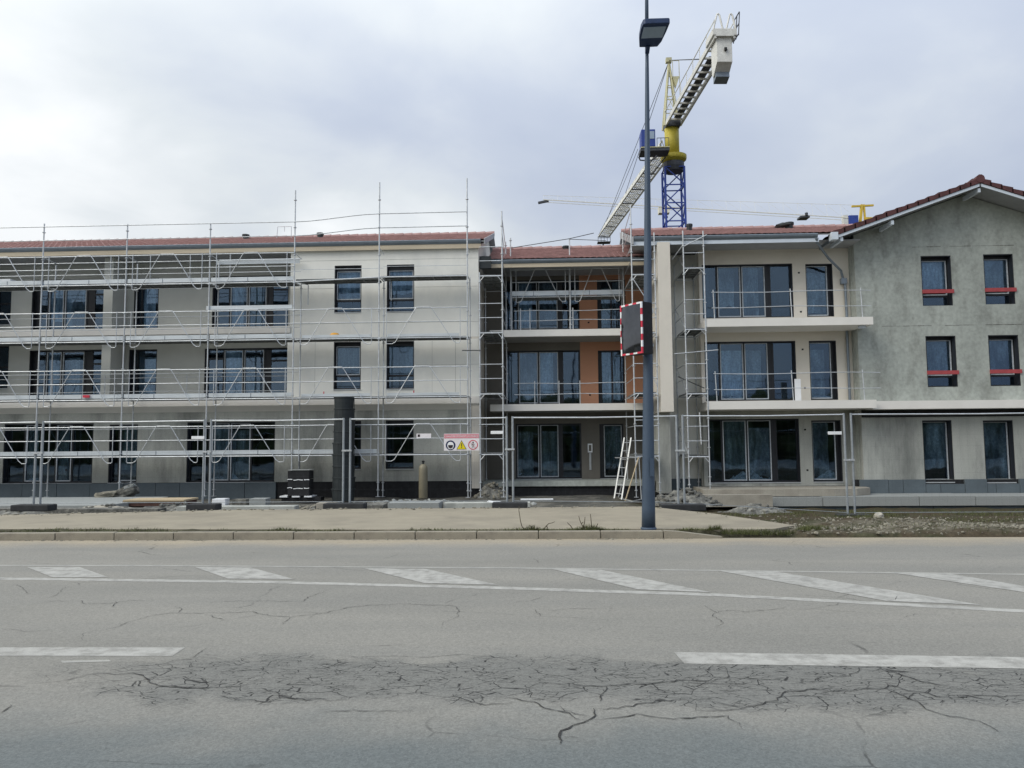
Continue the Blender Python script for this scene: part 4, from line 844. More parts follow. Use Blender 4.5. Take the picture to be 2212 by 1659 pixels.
def run_y(t, xa, xb, y0, y1, lifts, zb, tops, zbf=None, outer='b', brace=False):
    """short scaffold bay running away from the street; xa,xb the two rows"""
    for xx, tp in ((xa, tops[0]), (xb, tops[1])): standard(t, xx, y0, zb, tp)
    for xx, tp in ((xa, tops[2]), (xb, tops[3])): standard(t, xx, y1, zbf if zbf is not None else zb, tp)
    for z in lifts:
        for y in (y0, y1): tubep(t, 'transom', [(xa, y, z-0.04), (xb, y, z-0.04)], 0.024)
        for xx in (xa, xb): tubep(t, 'ledger', [(xx, y0, z-0.07), (xx, y1, z-0.07)], 0.018)
        planks(t, xa+0.03, xb-0.03, y0, y1, z+0.02, 'y')
        for h in (0.5, 1.0):
            tubep(t, 'end_guardrail', [(xa, y0-0.02, z+h), (xb, y0-0.02, z+h)], 0.015)
            ox = xb if outer == 'b' else xa; tubep(t, 'guardrail', [(ox, y0, z+h), (ox, y1, z+h)], 0.015)
        for xx, sgn in ((xa, 1), (xb, -1)): tubep(t, 'knee_brace', [(xx, y0-0.005, z-0.24), (xx+sgn*0.16, y0-0.005, z-0.05)], 0.013)
        if brace:
            ox = xb if outer == 'b' else xa; tubep(t, 'diagonal_brace', [(ox, y0+0.05, z+0.05), (ox, y1-0.05, z+1.0)], 0.012)
S2 = thing('scaffolding', 'narrow scaffold bay against the end wall of the left block, seen end on', 'scaffolding', (-1.8, 27, -0.2))
run_y(S2, -2.23, -1.43, 26.6, 29.3, [1.25, 3.34, 5.48, 7.5], -0.25, (7.6, 9.78, 7.6, 9.4), outer='b')
tubep(S2, 'guardrail', [(-1.43, 26.6, 9.05), (-1.43, 29.3, 8.55)], 0.014); tubep(S2, 'guardrail', [(-1.43, 26.6, 9.6), (-1.43, 29.3, 9.1)], 0.014)
tubep(S2, 'wall_tie', [(-2.85, 26.58, 4.84), (-2.2, 26.58, 4.83)], 0.018, 'cable')
S3 = thing('scaffolding', 'scaffold bay behind the lamp post, at the end wall of the right block', 'scaffolding', (3.5, 27, -0.2))
run_y(S3, 3.1, 3.9, 26.6, 29.3, [1.15, 3.3, 5.4, 7.45], -0.28, (9.92, 8.9, 9.7, 8.6), outer='a')
for z0_, z1_ in ((9.2, 9.0), (9.7, 9.5)): tubep(S3, 'guardrail', [(3.1, 26.6, z0_), (3.1, 29.3, z1_)], 0.014)
tubep(S3, 'diagonal_brace', [(3.9, 26.58, 6.0), (3.12, 26.58, 7.3)], 0.016); tubep(S3, 'diagonal_brace', [(3.9, 26.58, 3.5), (3.3, 26.58, 4.9)], 0.016)
tubep(S3, 'end_guardrail', [(3.1, 26.58, 2.35), (3.9, 26.58, 2.35)], 0.016)
S4 = thing('scaffolding', 'scaffold bay with dark plank decks in the recess left of the white balconies', 'scaffolding', (5.3, 27, -0.1))
run_y(S4, 4.9, 5.60, 26.6, 28.55, [1.12, 3.27, 5.5, 7.65], -0.1, (8.95, 8.93, 8.2, 8.2), outer='a', brace=True)
tubep(S4, 'diagonal_brace', [(4.9, 26.57, 8.38), (5.72, 26.57, 8.78)], 0.018); tubep(S4, 'diagonal_brace', [(4.55, 26.9, 8.0), (4.9, 26.6, 8.45)], 0.016)
tubep(S4, 'wall_tie', [(4.5, 26.57, 4.62), (6.0, 26.57, 4.74)], 0.016); tubep(S4, 'diagonal_brace', [(4.65, 26.8, 3.85), (5.7, 27.6, 3.5)], 0.016, 'cable')
tubep(S4, 'rope', [(5.35, 26.8, 2.6), (5.36, 26.8, 2.1), (5.38, 26.8, 1.5)], 0.016, 'white')
S5 = thing('scaffolding', 'small scaffold standing on the second floor balcony of the middle block', 'scaffolding', (1, 29, 5.79))
for x, tp in ((-1.22, 9.4), (1.02, 9.3), (3.02, 8.4)): standard(S5, x, 28.75, 5.8, tp); standard(S5, x, 29.45, 5.8, 8.2)
for a, b in ((-1.22, 1.02), (1.02, 3.02)):
    planks(S5, a, b, 28.79, 29.42, 7.14); toe(S5, a, b, 28.78, 7.15, 0.19); guard(S5, a, b, 28.72, 7.15); tubep(S5, 'ledger', [(a, 28.75, 7.1), (b, 28.75, 7.1)], 0.021)
tubep(S5, 'top_rail', [(-1.22, 28.73, 9.0), (1.02, 28.73, 9.32), (1.95, 28.73, 9.52)], 0.014, 'cable'); tubep(S5, 'top_rail', [(1.02, 28.73, 9.3), (2.4, 28.73, 9.22)], 0.012, 'cable')

# ======================== LAMP POST, MIRROR
t = thing('street_lamp', 'tall grey tapering street lamp post with a dark flat luminaire, at the kerb', 'street lamp', (1.73, 13.19, 0.12))
pb, pt = Vector((1.73, 13.19, 0.10)), Vector((1.885, 13.19, 8.5)); seg = 24
pts = [pb.lerp(pt, i/seg) for i in range(seg+1)]; MB().tube(pts, [0.118-0.088*(i/seg)**0.85 for i in range(seg+1)], 20).build('pole', M['pole'], t, True)
MB().lathe((1.73, 13.19, 0.10), [(0.135, 0), (0.135, 0.03), (0.12, 0.045)], 20).build('base_collar', M['pole'], t)
MB().tube([(1.885, 13.2, 8.44), (1.92, 13.2, 10.6)], [0.035, 0.028], 14).build('upper_pole', M['pole'], t, True)
# luminaire: a flat body reaching over the road, its outline read in its own plane
prof = [(-0.05, 0.0), (-0.14, 0.005), (-0.16, 0.28), (-0.145, 0.55), (-0.115, 0.69), (-0.08, 0.715), (0.0, 0.72), (0.31, 0.72), (0.33, 0.70), (0.295, 0.47), (0.235, 0.16), (0.175, 0.005), (0.05, 0.0)]
def lum(u, v, h): return (1.880+u-0.065*v, 13.10-v*0.97, 8.49+v*0.06+h)
MB().prism([lum(u, v, 0) for u, v in prof], (0, 0, 0.09)).build('luminaire', M['poled'], t, bevel=0.012)
MB().prism([lum(u, v, -0.012) for u, v in [(-0.125, 0.30), (-0.10, 0.62), (0.275, 0.63), (0.235, 0.31)]], (0, 0, 0.01)).build('lamp_glass', M['lampglass'], t)
MB().bar((1.885, 13.19, 8.44), (1.885, 13.05, 8.50), 0.07, 0.06).build('neck', M['poled'], t)
MB().box(1.76, 1.82, 13.05, 13.07, 1.0, 1.3).build('hatch', M['pole'], t)
t = thing('traffic_mirror', 'tall traffic mirror with red and white edge and black casing, strapped to the lamp post', 'traffic mirror', (1.6, 13.0, 3.5))
e1 = Vector((1.345, 13.22, 0)); e2 = Vector((1.66, 12.80, 0)); du = (e2-e1); W_ = du.length; du.normalize(); nr = Vector((-du.y, du.x, 0)); nr = nr if nr.y < 0 else -nr   # toward the road
tl = R(0); zc0, zc1 = 3.05, 3.92; HH = zc1-zc0
upm = Vector((nr.x*math.sin(tl), nr.y*math.sin(tl), math.cos(tl))); nn_ = upm.cross(du); nn_ = nn_ if nn_.dot(nr) > 0 else -nn_
e1 = e1 + Vector((0, 0, zc0)) - upm*0.0
def mp_(u, v, d_): return e1 + du*u + upm*v + nn_*d_
bk = MB(); n_ = 7
poly = [(0, 0.0), (0.0, -0.05), (0.15, -0.13), (0.35, -0.20), (W_-0.03, -0.235), (W_, -0.22), (W_, 0.0)]
bk.prism([mp_(u, 0.0, d_) for u, d_ in poly], upm*HH); bk.build('casing', M['black'], t)
mf = MB(); k1, k2 = 8, 12; bw = 0.03; vs = []
for j in range(k2+1):
    for i in range(k1+1):
        u, v = bw+(W_-2*bw)*i/k1, bw+(HH-2*bw)*j/k2; bu = 1-(2*i/k1-1)**2; bv = 1-(2*j/k2-1)**2; vs.append(mp_(u, v, 0.012+0.05*(bu+bv)/2))
mf.add(vs, [(j*(k1+1)+i, j*(k1+1)+i+1, (j+1)*(k1+1)+i+1, (j+1)*(k1+1)+i) for j in range(k2) for i in range(k1)]); mf.build('mirror_face', M['mirror'], t, True)
def edge_piece(u0, u1, v0, v1, i):
    MB().prism([mp_(u0, v0, 0.001), mp_(u1, v0, 0.001), mp_(u1, v1, 0.001), mp_(u0, v1, 0.001)], nn_*0.025).build('red_edge_strip' if i % 2 else 'white_edge_strip', M['red'] if i % 2 else M['white'], t)
for i in range(8): edge_piece(0, bw, HH*i/8, HH*(i+1)/8, i); edge_piece(W_-bw, W_, HH*i/8, HH*(i+1)/8, i+1)
for i in range(5): a_ = bw+(W_-2*bw)*i/5; b_ = bw+(W_-2*bw)*(i+1)/5; edge_piece(a_, b_, 0, bw, i+1); edge_piece(a_, b_, HH-bw, HH, i)
MB().lathe((1.785, 13.19, 3.2), [(0.10, 0), (0.10, 0.05)], 16).build('strap', M['galv'], t); MB().lathe((1.79, 13.19, 3.78), [(0.095, 0), (0.095, 0.05)], 16).build('strap', M['galv'], t)

# ======================== FENCE
FY = 17.8
def zf(x): return 0.14 if x < 2.5 else lerp(0.14, -0.16, (x-2.5)/3)
FT = 2.20
fx = [(-15.6, -12.06, 'behind the far left rubble'), (-11.9, -8.0, 'before the rock and gravel at left'), (-7.84, -4.69, 'directly left of the black chute'), (-4.53, -0.88, 'carrying the warning sign'), (-0.74, 3.02, 'before the courtyard, with a small white plate'), (3.16, 6.80, 'right of the lamp post'), (6.96, 12.6, 'over the verge at far right')]
for a, b, wh in fx:
    t = thing('site_fence', 'light metal mesh site fence panel '+wh, 'fence panel', (a, FY, zf(a)), 'site fence panels')
    za, zb = zf(a), zf(b)
    MB().tube([(a, FY, za+0.02), (a, FY, FT)], 0.026, 8).build('post', M['fsteel'], t); MB().tube([(b, FY, zb+0.02), (b, FY, FT)], 0.026, 8).build('post', M['fsteel'], t)
    MB().tube([(a, FY, FT-0.03), ((a+b)/2, FY, FT-0.045), (b, FY, FT-0.03)], 0.016, 8).build('rail', M['galv'], t); MB().tube([(a, FY, za+0.12), (b, FY, zb+0.12)], 0.007, 6).build('rail', M['fsteel'], t)
    mb = MB(); x = a+0.18
    while x < b-0.05:
        zz_ = za+(zb-za)*(x-a)/(b-a); mb.tube([(x, FY, zz_+0.14), (x, FY, FT-0.04)], 0.0006, 3, False); x += 0.17
    for h in (0.4, 0.7, 1.0, 1.3, 1.6, 1.85): mb.tube([(a, FY, za+h), (b, FY, zb+h)], 0.0006, 3, False)
    mb.build('mesh_wire', M['cable'], t, kind='stuff')
for i, (x, ln, wh) in enumerate(((-11.98, 0.9, 'at far left, on the sidewalk edge'), (-7.92, .7, 'behind the plank pile'), (-4.61, .95, 'under the double post beside the black chute'), (-0.81, .8, 'at the courtyard opening'), (3.09, 1.0, 'right of the lamp post, beside the rubble'), (6.88, .7, 'on the muddy verge'))):
    y = FY-0.12; mb = MB(); mb.box(x-ln/2, x+ln/2, y-0.16, y+0.2, zf(x)-0.05, zf(x)+0.10)
    o = mb.build('ballast_block', M['rubber'], None, bevel=0.025); tag(o, 'black ballast block under the fence '+wh, 'ballast block', 'fence ballast blocks')
    c = MB(); c.box(x-0.11, x+0.11, FY-0.04, FY+0.04, zf(x)+1.28, zf(x)+1.32); c.tube([(x, FY-0.06, zf(x)+1.3), (x, FY+0.06, zf(x)+1.3)], 0.012); tag(c.build('steel_clamp', M['galv']), 'steel clamp joining two fence panels '+wh, 'clamp', 'fence clamps')
for x, z, wd, wh in ((-8.13, 1.77, 0.31, 'left, in front of the dark door'), (-1.10, 1.83, 0.29, 'beside the warning sign end of the courtyard'), (6.57, 1.75, 0.31, 'in front of the narrow right window')):
    tag(MB().box(x-wd/2, x+wd/2, FY-0.05, FY-0.035, z-0.035, z+0.035).build('name_plate', M['white'], None, bevel=0.006), 'small blank white plate on the fence, '+wh, 'plate', 'white fence plates')
t = thing('name_plate', 'faded white plate with small black mark, left of the warning sign', 'plate', (-2.8, FY, 1.77)); MB().box(-2.97, -2.63, FY-0.05, FY-0.04, 1.72, 1.82).build('plate', M['signw'], t); MB().box(-2.94, -2.89, FY-0.055, FY-0.0505, 1.745, 1.80).build('mark', M['ink'], t)
# warning sign
t = thing('warning_sign', 'white warning sign on the fence with blue, yellow and red symbols', 'sign', (-1.92, FY-0.05, 1.6))
sx0, sx1, sz0, sz1 = -2.33, -1.51, 1.42, 1.81; sy = FY-0.05
MB().box(sx0, sx1, sy-0.008, sy, sz0, sz1).build('board', M['signw'], t); MB().box(sx0+0.006, sx1-0.006, sy-0.012, sy-0.0085, sz1-0.105, sz1-0.012).build('header', M['signred'], t)
def disc(cx, cz, r, y, name, m, n=24, r2_=None, th=0.002):
    mb = MB()
    if r2_ is None: mb.prism([(cx+r*math.cos(2*math.pi*i/n), y, cz+r*math.sin(2*math.pi*i/n)) for i in range(n)], (0, th, 0))
    else:
        for i in range(n):
            a0, a1 = 2*math.pi*i/n, 2*math.pi*(i+1)/n; mb.quad((cx+r*math.cos(a0), y, cz+r*math.sin(a0)), (cx+r*math.cos(a1), y, cz+r*math.sin(a1)), (cx+r2_*math.cos(a1), y, cz+r2_*math.sin(a1)), (cx+r2_*math.cos(a0), y, cz+r2_*math.sin(a0)))
    return mb.build(name, m, t)
cz = 1.545; disc(sx0+0.155, cz, 0.112, sy-0.012, 'helmet_disc', M['signblue'])
MB().prism([(sx0+0.155+0.075*math.cos(math.pi*i/8), sy-0.015, cz+0.005+0.075*math.sin(math.pi*i/8)) for i in range(9)]+[(sx0+0.08, sy-0.015, cz-0.02), (sx0+0.1, sy-0.015, cz-0.075), (sx0+0.155, sy-0.015, cz-0.092), (sx0+0.21, sy-0.015, cz-0.075), (sx0+0.23, sy-0.015, cz-0.02)], (0, 0.002, 0)).build('helmet', M['white'], t)
MB().prism([(sx0+0.10, sy-0.018, cz+0.005), (sx0+0.21, sy-0.018, cz+0.005), (sx0+0.205, sy-0.018, cz-0.05), (sx0+0.155, sy-0.018, cz-0.075), (sx0+0.105, sy-0.018, cz-0.05)], (0, 0.002, 0)).build('face', M['ink'], t)
tx = sx0+0.41; MB().prism([(tx-0.118, sy-0.012, cz-0.098), (tx+0.118, sy-0.012, cz-0.098), (tx, sy-0.012, cz+0.112)], (0, 0.002, 0)).build('triangle_edge', M['ink'], t)
MB().prism([(tx-0.10, sy-0.015, cz-0.09), (tx+0.10, sy-0.015, cz-0.09), (tx, sy-0.015, cz+0.09)], (0, 0.002, 0)).build('triangle', M['signyel'], t)
mb = MB(); mb.box(tx-0.009, tx+0.009, sy-0.018, sy-0.0165, cz-0.03, cz+0.045); mb.box(tx-0.009, tx+0.009, sy-0.018, sy-0.0165, cz-0.065, cz-0.045); mb.build('exclamation_mark', M['ink'], t)
px = sx0+0.675; disc(px, cz+0.005, 0.112, sy-0.012, 'prohibition_ring', M['red'], 24, 0.095)
mb = MB(); mb.prism([(px+0.018*math.cos(2*math.pi*i/8), sy-0.013, cz+0.06+0.018*math.sin(2*math.pi*i/8)) for i in range(8)], (0, 0.001, 0))
for a, b in (((0, .042), (-.005, -.01)), ((-.005, -.01), (-.035, -.07)), ((-.005, -.01), (.03, -.07)), ((0, .035), (-.045, .0)), ((0, .035), (.04, .01))): mb.bar((px+a[0], sy-0.0125, cz+a[1]), (px+b[0], sy-0.0125, cz+b[1]), 0.001, 0.014, (0, 1, 0))
mb.build('walking_figure', M['ink'], t); MB().bar((px-0.07, sy-0.014, cz+0.075), (px+0.07, sy-0.014, cz-0.065), 0.001, 0.016, (0, 1, 0)).build('prohibition_bar', M['red'], t)
fc = bpy.data.curves.new('header_text', 'FONT'); fc.body = 'CHANTIER INTERDIT AU PUBLIC'; fc.size = 0.055; fc.align_x = 'CENTER'; fo = bpy.data.objects.new('header_text', fc); col.objects.link(fo)
dg = bpy.context.evaluated_depsgraph_get(); tme = bpy.data.meshes.new_from_object(fo.evaluated_get(dg)); bpy.data.objects.remove(fo); tme.materials.clear(); tme.materials.append(M['signw']); fo = bpy.data.objects.new('header_text', tme); col.objects.link(fo)
fo.parent = t; fo.location = (sx0/2+sx1/2+1.92, sy-0.0135-(FY-0.05), sz1-0.078-1.6); fo.rotation_euler = (R(90), 0, 0)

# ======================== SITE OBJECTS
t = thing('rubble_chute', 'black ribbed plastic rubble chute hanging from the scaffold to the ground', 'rubble chute', (-6.87, 26.1, -0.3))
z = -0.28; i = 0; tot = 3.5; ns = 9; sh_ = tot/ns
for i in range(ns):
    z0_ = -0.28+i*sh_; xo = -6.87+0.02*math.sin(i*1.3)+0.02*(i/ns); rr = 0.385-0.055*i/ns
    MB().lathe((xo, 26.1, z0_), [(rr*0.94, -0.03), (rr*0.97, sh_*0.4), (rr*1.0, sh_*0.86), (rr*1.045, sh_*0.88), (rr*1.045, sh_*0.98), (rr*0.98, sh_*0.99)], 20).build('chute_section', M['plastic'], t)
mb = MB()
for dx in (-0.37, 0.37): mb.tube([(-6.87+dx, 26.1, 0.0), (-6.85+dx*0.9, 26.1, 3.2)], 0.012, 6)
mb.build('chain', M['cable'], t)
t = thing('block_stack', 'square stack of black wrapped blocks with torn white bands, on a white pallet', 'block stack', (-8.36, 26.15, -0.25))
for i in range(3): MB().box(-8.72, -7.99, 25.9, 26.4, -0.12+i*0.285, 0.145+i*0.285).build('wrapped_block', M['black'], t)
for i in range(3):
    zz_ = -0.13+i*0.285+ (0.275 if i < 2 else 0.28)
    for x0_, x1_, dz in ((-8.73, -8.56, 0), (-8.52, -8.2, -0.02), (-8.16, -7.98, -0.01)):
        mb = MB(); k = 6; vs = []
        for q in range(k+1):
            x = x0_+(x1_-x0_)*q/k; zc = zz_+dz+0.022*mnoise.noise(Vector((x*7, i*3.1, 0))); hw = 0.012+0.014*abs(mnoise.noise(Vector((x*11, i*5.0, 4)))); vs += [(x, 25.885, zc-hw), (x, 25.885, zc+hw)]
        mb.add(vs, [(2*q, 2*q+2, 2*q+3, 2*q+1) for q in range(k)]); 
        if i < 2: mb.build('white_band', M['white'], t)
MB().box(-8.74, -7.98, 25.88, 26.42, 0.738, 0.755).build('cover_sheet', M['lightconc'], t)
pl = MB(); [pl.box(-8.98+q*0.42, -8.72+q*0.42, 25.85, 26.45, -0.17, -0.125) for q in range(3)]; pl.build('pallet_board', M['white'], t); MB().box(-8.95, -7.6, 25.95, 26.4, -0.3, -0.171).build('pallet_base', M['black'], t)
tag(MB().tube([(-8.42, 26.1, 1.25), (-8.38, 26.1, 1.2), (-8.37, 26.05, 0.78)], 0.02, 6).build('lifting_hook', M['cable']), 'dark hook and strap hanging over the black block stack', 'hook')
t = thing('gas_bottle', 'olive brown gas cylinder standing in front of the plain wall', 'gas bottle', (-4.15, 26.2, -0.25))
MB().lathe((-4.15, 26.2, -0.25), [(0.14, 0), (0.152, 0.03), (0.152, 1.0), (0.14, 1.07), (0.10, 1.13), (0.05, 1.16)], 18).build('body', M['olive'], t, True)
MB().lathe((-4.15, 26.2, 0.91), [(0.035, 0), (0.035, 0.06), (0.05, 0.07), (0.05, 0.11), (0.02, 0.12)], 10).build('valve', M['black'], t)
def slabobj(name, label, cat, x0, x1, y0, y1, z0, z1, m, rot=0, group=None):
    cx_, cy_ = (x0+x1)/2, (y0+y1)/2; o = MB().box(x0, x1, y0, y1, z0, z1).build(name, M[m], None, bevel=0.012)
    if rot: o.rotation_euler = (0, 0, 0); o.data.transform(Matrix.Translation((cx_, cy_, 0)) @ Matrix.Rotation(rot, 4, 'Z') @ Matrix.Translation((-cx_, -cy_, 0)))
    return tag(o, label, cat, group)
slabobj('concrete_slab', 'long pale concrete slab on the ground in front of the gas cylinder', 'slab', -4.05, -2.72, 19.8, 20.5, -0.16, 0.08, 'lightconc', R(-1))
slabobj('concrete_slab', 'pale blue grey concrete footing strip at far left along the wall', 'slab', -23, -12.4, 21.4, 25.0, -0.35, -0.07, 'lightconc', R(0.4))
slabobj('concrete_slab', 'grey kerb length lying right of the long pale slab', 'slab', -2.66, -0.4, 20.2, 20.6, -0.2, 0.04, 'gwall', R(1))
slabobj('concrete_slab', 'rough stone slab left of the long pale slab, by the chute foot', 'slab', -5.9, -4.15, 19.6, 20.3, -0.2, 0.04, 'rubble', R(2))
slabobj('concrete_block', 'pale square block beside the fence foot at the chute', 'block', -5.65, -5.2, 18.9, 19.3, -0.1, 0.15, 'beigeconc')
slabobj('concrete_block', 'white square block standing alone between planks and black stack', 'block', -10.15, -9.75, 23.2, 23.6, -0.35, -0.03, 'white', R(4))
slabobj('concrete_block', 'dark block edged in white, left of the black stack', 'block', -9.55, -9.1, 23.3, 23.7, -0.35, -0.05, 'rubble', R(-6)); slabobj('concrete_block', 'wide grey block next to the black stack', 'block', -9.0, -8.5, 23.2, 23.7, -0.35, -0.03, 'lightconc', R(3))
slabobj('concrete_beam', 'low dark grey concrete beam between sidewalk and black stack', 'beam', -9.0, -6.1, 18.6, 19.0, -0.2, 0.10, 'gwall', R(1))
t = thing('plank_pile', 'pile of pale timber boards with red brown edge on the rubble at left', 'plank pile', (-11.6, 23.0, -0.2)); MB().box(-12.6, -10.75, 22.6, 23.5, -0.19, -0.05).build('lower_board', M['plankd'], t); MB().box(-12.55, -10.7, 22.55, 23.5, -0.049, 0.0).build('upper_board', M['plank'], t)
def heap(name, label, cat, c, rx, ry, h, m1, m2, n=60, rmin=0.03, rmax=0.10, seed=1):
    t = thing(name, label, cat, c); hr = random.Random(seed); k1, k2 = 26, 7; vs = [(c[0], c[1], c[2]+h)]; fs = []
    for j in range(1, k2+1):
        for i in range(k1):
            a = 6.2832*i/k1; q = j/k2; rr = 1+0.28*mnoise.noise(Vector((math.cos(a)*1.5, math.sin(a)*1.5, seed*3.3)))
            x, y = c[0]+rx*q*rr*math.cos(a), c[1]+ry*q*rr*math.sin(a)
            vs.append((x, y, c[2]+h*max(0, 1-q**1.4)*(1+0.5*mnoise.noise(Vector((x*3, y*3, seed))))-0.02*(j == k2)+0.03*mnoise.noise(Vector((x*9, y*9, seed+4)))))
    fs += [(0, 1+i, 1+(i+1) % k1) for i in range(k1)]
    for j in range(k2-1): fs += [(1+j*k1+i, 1+(j+1)*k1+i, 1+(j+1)*k1+(i+1) % k1, 1+j*k1+(i+1) % k1) for i in range(k1)]
    MB().add(vs, fs).build('mound', M[m1], t); ch = MB()
    for i in range(n):
        a = hr.random()*6.28; q = hr.random()**0.6*1.1; x, y = c[0]+rx*q*math.cos(a), c[1]+ry*q*math.sin(a); r_ = hr.uniform(rmin, rmax)*(0.5+hr.random()*0.7)
        ch.rock((x, y, c[2]+h*max(0, 1-min(q, 1)**1.4)+r_*0.3), r_, (hr.uniform(0.9, 1.6), hr.uniform(0.7, 1), hr.uniform(0.45, 0.9)), 1, hr)
    ch.build('lumps', M[m2], t, kind='stuff'); return t
def chunk(name, label, c, size, rot, m, seed):
    hr = random.Random(seed); bm = bmesh.new(); bmesh.ops.create_cube(bm, size=1); bmesh.ops.subdivide_edges(bm, edges=bm.edges[:], cuts=3, use_grid_fill=True)
    for v in bm.verts:
        d = v.co.normalized()*0.5; v.co = v.co.lerp(d, 0.25); v.co += Vector([mnoise.noise(v.co*3.1+Vector((seed, k*7, 0))) for k in range(3)])*0.22
        v.co = Vector((v.co.x*size[0], v.co.y*size[1], v.co.z*size[2]))
    bm.transform(Matrix.Translation(c) @ Matrix.Rotation(rot[1], 4, 'Y') @ Matrix.Rotation(rot[0], 4, 'Z'))
    me = bpy.data.meshes.new(name); bm.to_mesh(me); bm.free(); me.materials.append(M[m]); o = bpy.data.objects.new(name, me); col.objects.link(o); return tag(o, label, 'rock')
chunk('broken_concrete', 'jagged pale end of the broken concrete piece by the dark plinth at left', (-14.45, 25.0, 0.0), (0.62, 0.4, 0.2), (0.3, -0.12), 'stone', 3)
chunk('broken_concrete', 'dark broken concrete piece with white crusted top, against the plinth at left', (-13.9, 25.2, 0.08), (0.75, 0.45, 0.34), (-0.2, -0.35), 'rubble', 8)
chunk('broken_concrete', 'white crust lump on top of the dark broken concrete piece', (-13.72, 25.05, 0.27), (0.36, 0.2, 0.1), (0.1, -0.3), 'lightconc', 12)
heap('soil_heap', 'low grey soil heap by the second fence post from left', 'soil heap', (-9.3, 19.3, -0.12), 1.5, 0.7, 0.22, 'rubble', 'rubble', 90, 0.03, 0.09, 4)
heap('sand_heap', 'pale flattened sand heap beside the planks', 'sand heap', (-11.2, 19.4, -0.12), 1.3, 0.6, 0.20, 'beigeconc', 'rubble', 40, 0.02, 0.06, 9)
heap('soil_heap', 'dark rubble heap in the trench at far left, behind the ballast block', 'soil heap', (-13.0, 18.8, -0.2), 1.7, 0.8, 0.25, 'rubble', 'stone', 80, 0.02, 0.08, 14)
heap('soil_heap', 'dark rubble strewn round the foot of the black chute', 'soil heap', (-6.3, 21.5, -0.3), 1.8, 1.0, 0.16, 'rubble', 'stone', 110, 0.03, 0.09, 17)
heap('soil_heap', 'stony spoil beside the gas cylinder, under the scaffold jacks', 'soil heap', (-4.2, 24.4, -0.33), 2.2, 0.9, 0.14, 'rubble', 'lightconc', 110, 0.03, 0.08, 21)
slabobj('dirt_bank', 'brown broken kerb edge of the dug trench at left', 'bank', -13.8, -9.4, 18.6, 19.0, -0.4, 0.06, 'rubble', R(-3))
t = thing('white_sack', 'white torn sack of plaster on the courtyard ground', 'sack', (-1.95, 21.5, -0.2)); MB().rock((-1.35, 20.5, -0.02), 0.24, (1.35, 0.7, 0.42), 2).build('sack', M['white'], t, True); MB().rock((-1.4, 20.45, -0.13), 0.24, (1.4, 0.8, 0.4), 2).build('wrapping', M['black'], t, True)
tag(MB().tube([(-3.4+2.6, 25.0, -0.22), (0.25, 25.0, -0.22)], 0.03, 6).build('white_pipe', M['white']), 'thin white pipe lying on the dark courtyard ground', 'pipe')
# leaning ladder and trestle by the lamp
t = thing('ladder', 'grey aluminium ladder leaning on the scaffold left of the lamp post', 'ladder', (2.35, 26.0, -0.25))
a0, a1 = Vector((2.27, 25.7, -0.25)), Vector((2.72, 26.5, 1.75)); b0, b1 = Vector((2.50, 25.6, -0.28)), Vector((2.95, 26.5, 1.75))
MB().bar(a0, a1, 0.045, 0.03).build('rail', M['ladder'], t); MB().bar(b0, b1, 0.045, 0.03).build('rail', M['ladder'], t)
for i in range(7): q = (i+0.6)/7.2; MB().tube([a0.lerp(a1, q), b0.lerp(b1, q)], 0.014, 6).build('rung', M['ladder'], t)
t = thing('trestle', 'splayed metal trestle with yellow leg beside the lamp post', 'trestle', (2.9, 25.8, -0.25))
for pa, pb_, mm in (((2.62, 25.6, -0.33), (3.15, 26.1, 1.1), 'plank'), ((3.18, 25.9, -0.3), (3.15, 26.1, 1.1), 'ladder'), ((2.45, 26.2, -0.25), (2.6, 26.2, 0.3), 'ladder'), ((2.45, 25.7, -0.25), (2.85, 25.5, -0.33), 'ladder'), ((2.85, 25.5, -0.33), (3.3, 26, -0.28), 'ladder'), ((2.35, 26.1, 1.08), (3.2, 26.1, 1.08), 'ladder')): MB().bar(pa, pb_, 0.03, 0.03).build('bar', M[mm], t)
# debris heaps and stones
heap('rubble_heap', 'dark heap of rubble right of the lamp post', 'rubble heap', (4.3, 24.2, -0.35), 1.1, 0.7, 0.42, 'rubble', 'rubble', 120, 0.04, 0.13, 31)
heap('rubble_heap', 'dark heap of earth before the beige step block', 'rubble heap', (5.2, 19.5, -0.22), 0.9, 0.6, 0.22, 'rubble', 'rubble', 60, 0.03, 0.08, 33)
heap('rubble_heap', 'grey spoil heap under the narrow scaffold at the courtyard corner', 'rubble heap', (-1.85, 27.2, -0.3), 0.62, 0.5, 0.5, 'rubble', 'stone', 120, 0.03, 0.08, 37)
tag(MB().rock((6.55, 15.6, 0.08), 0.10, (1.25, 0.9, 0.75), 2).build('white_rock', M['beigeconc']), 'single pale rock on the muddy verge by the right fence post', 'rock')
st = MB(); rg = random.Random(5)
for i in range(4200):
    u = rg.random()
    if u < 0.62: x = rg.uniform(3.2, 13.5); y = rg.gauss(13.75 + 0.06*(x-4), 0.30) if rg.random() < 0.75 else rg.uniform(13, 15.5)
    elif u < 0.8: x = rg.uniform(2.9, 13); y = rg.uniform(12.95, 16.5)
    else: x = rg.uniform(-18, 3); y = edge_y(x)+abs(rg.gauss(0.15, 1.5))
    if y < 12.95 or in_sw(x, y): continue
    r_ = 0.008+0.022*rg.random()**3 + (0.028*rg.random() if rg.random() < 0.05 else 0)
    st.rock((x, y, ground_z(x, y)+r_*0.3), r_, (1.2, 0.9, 0.7), 1, rg)
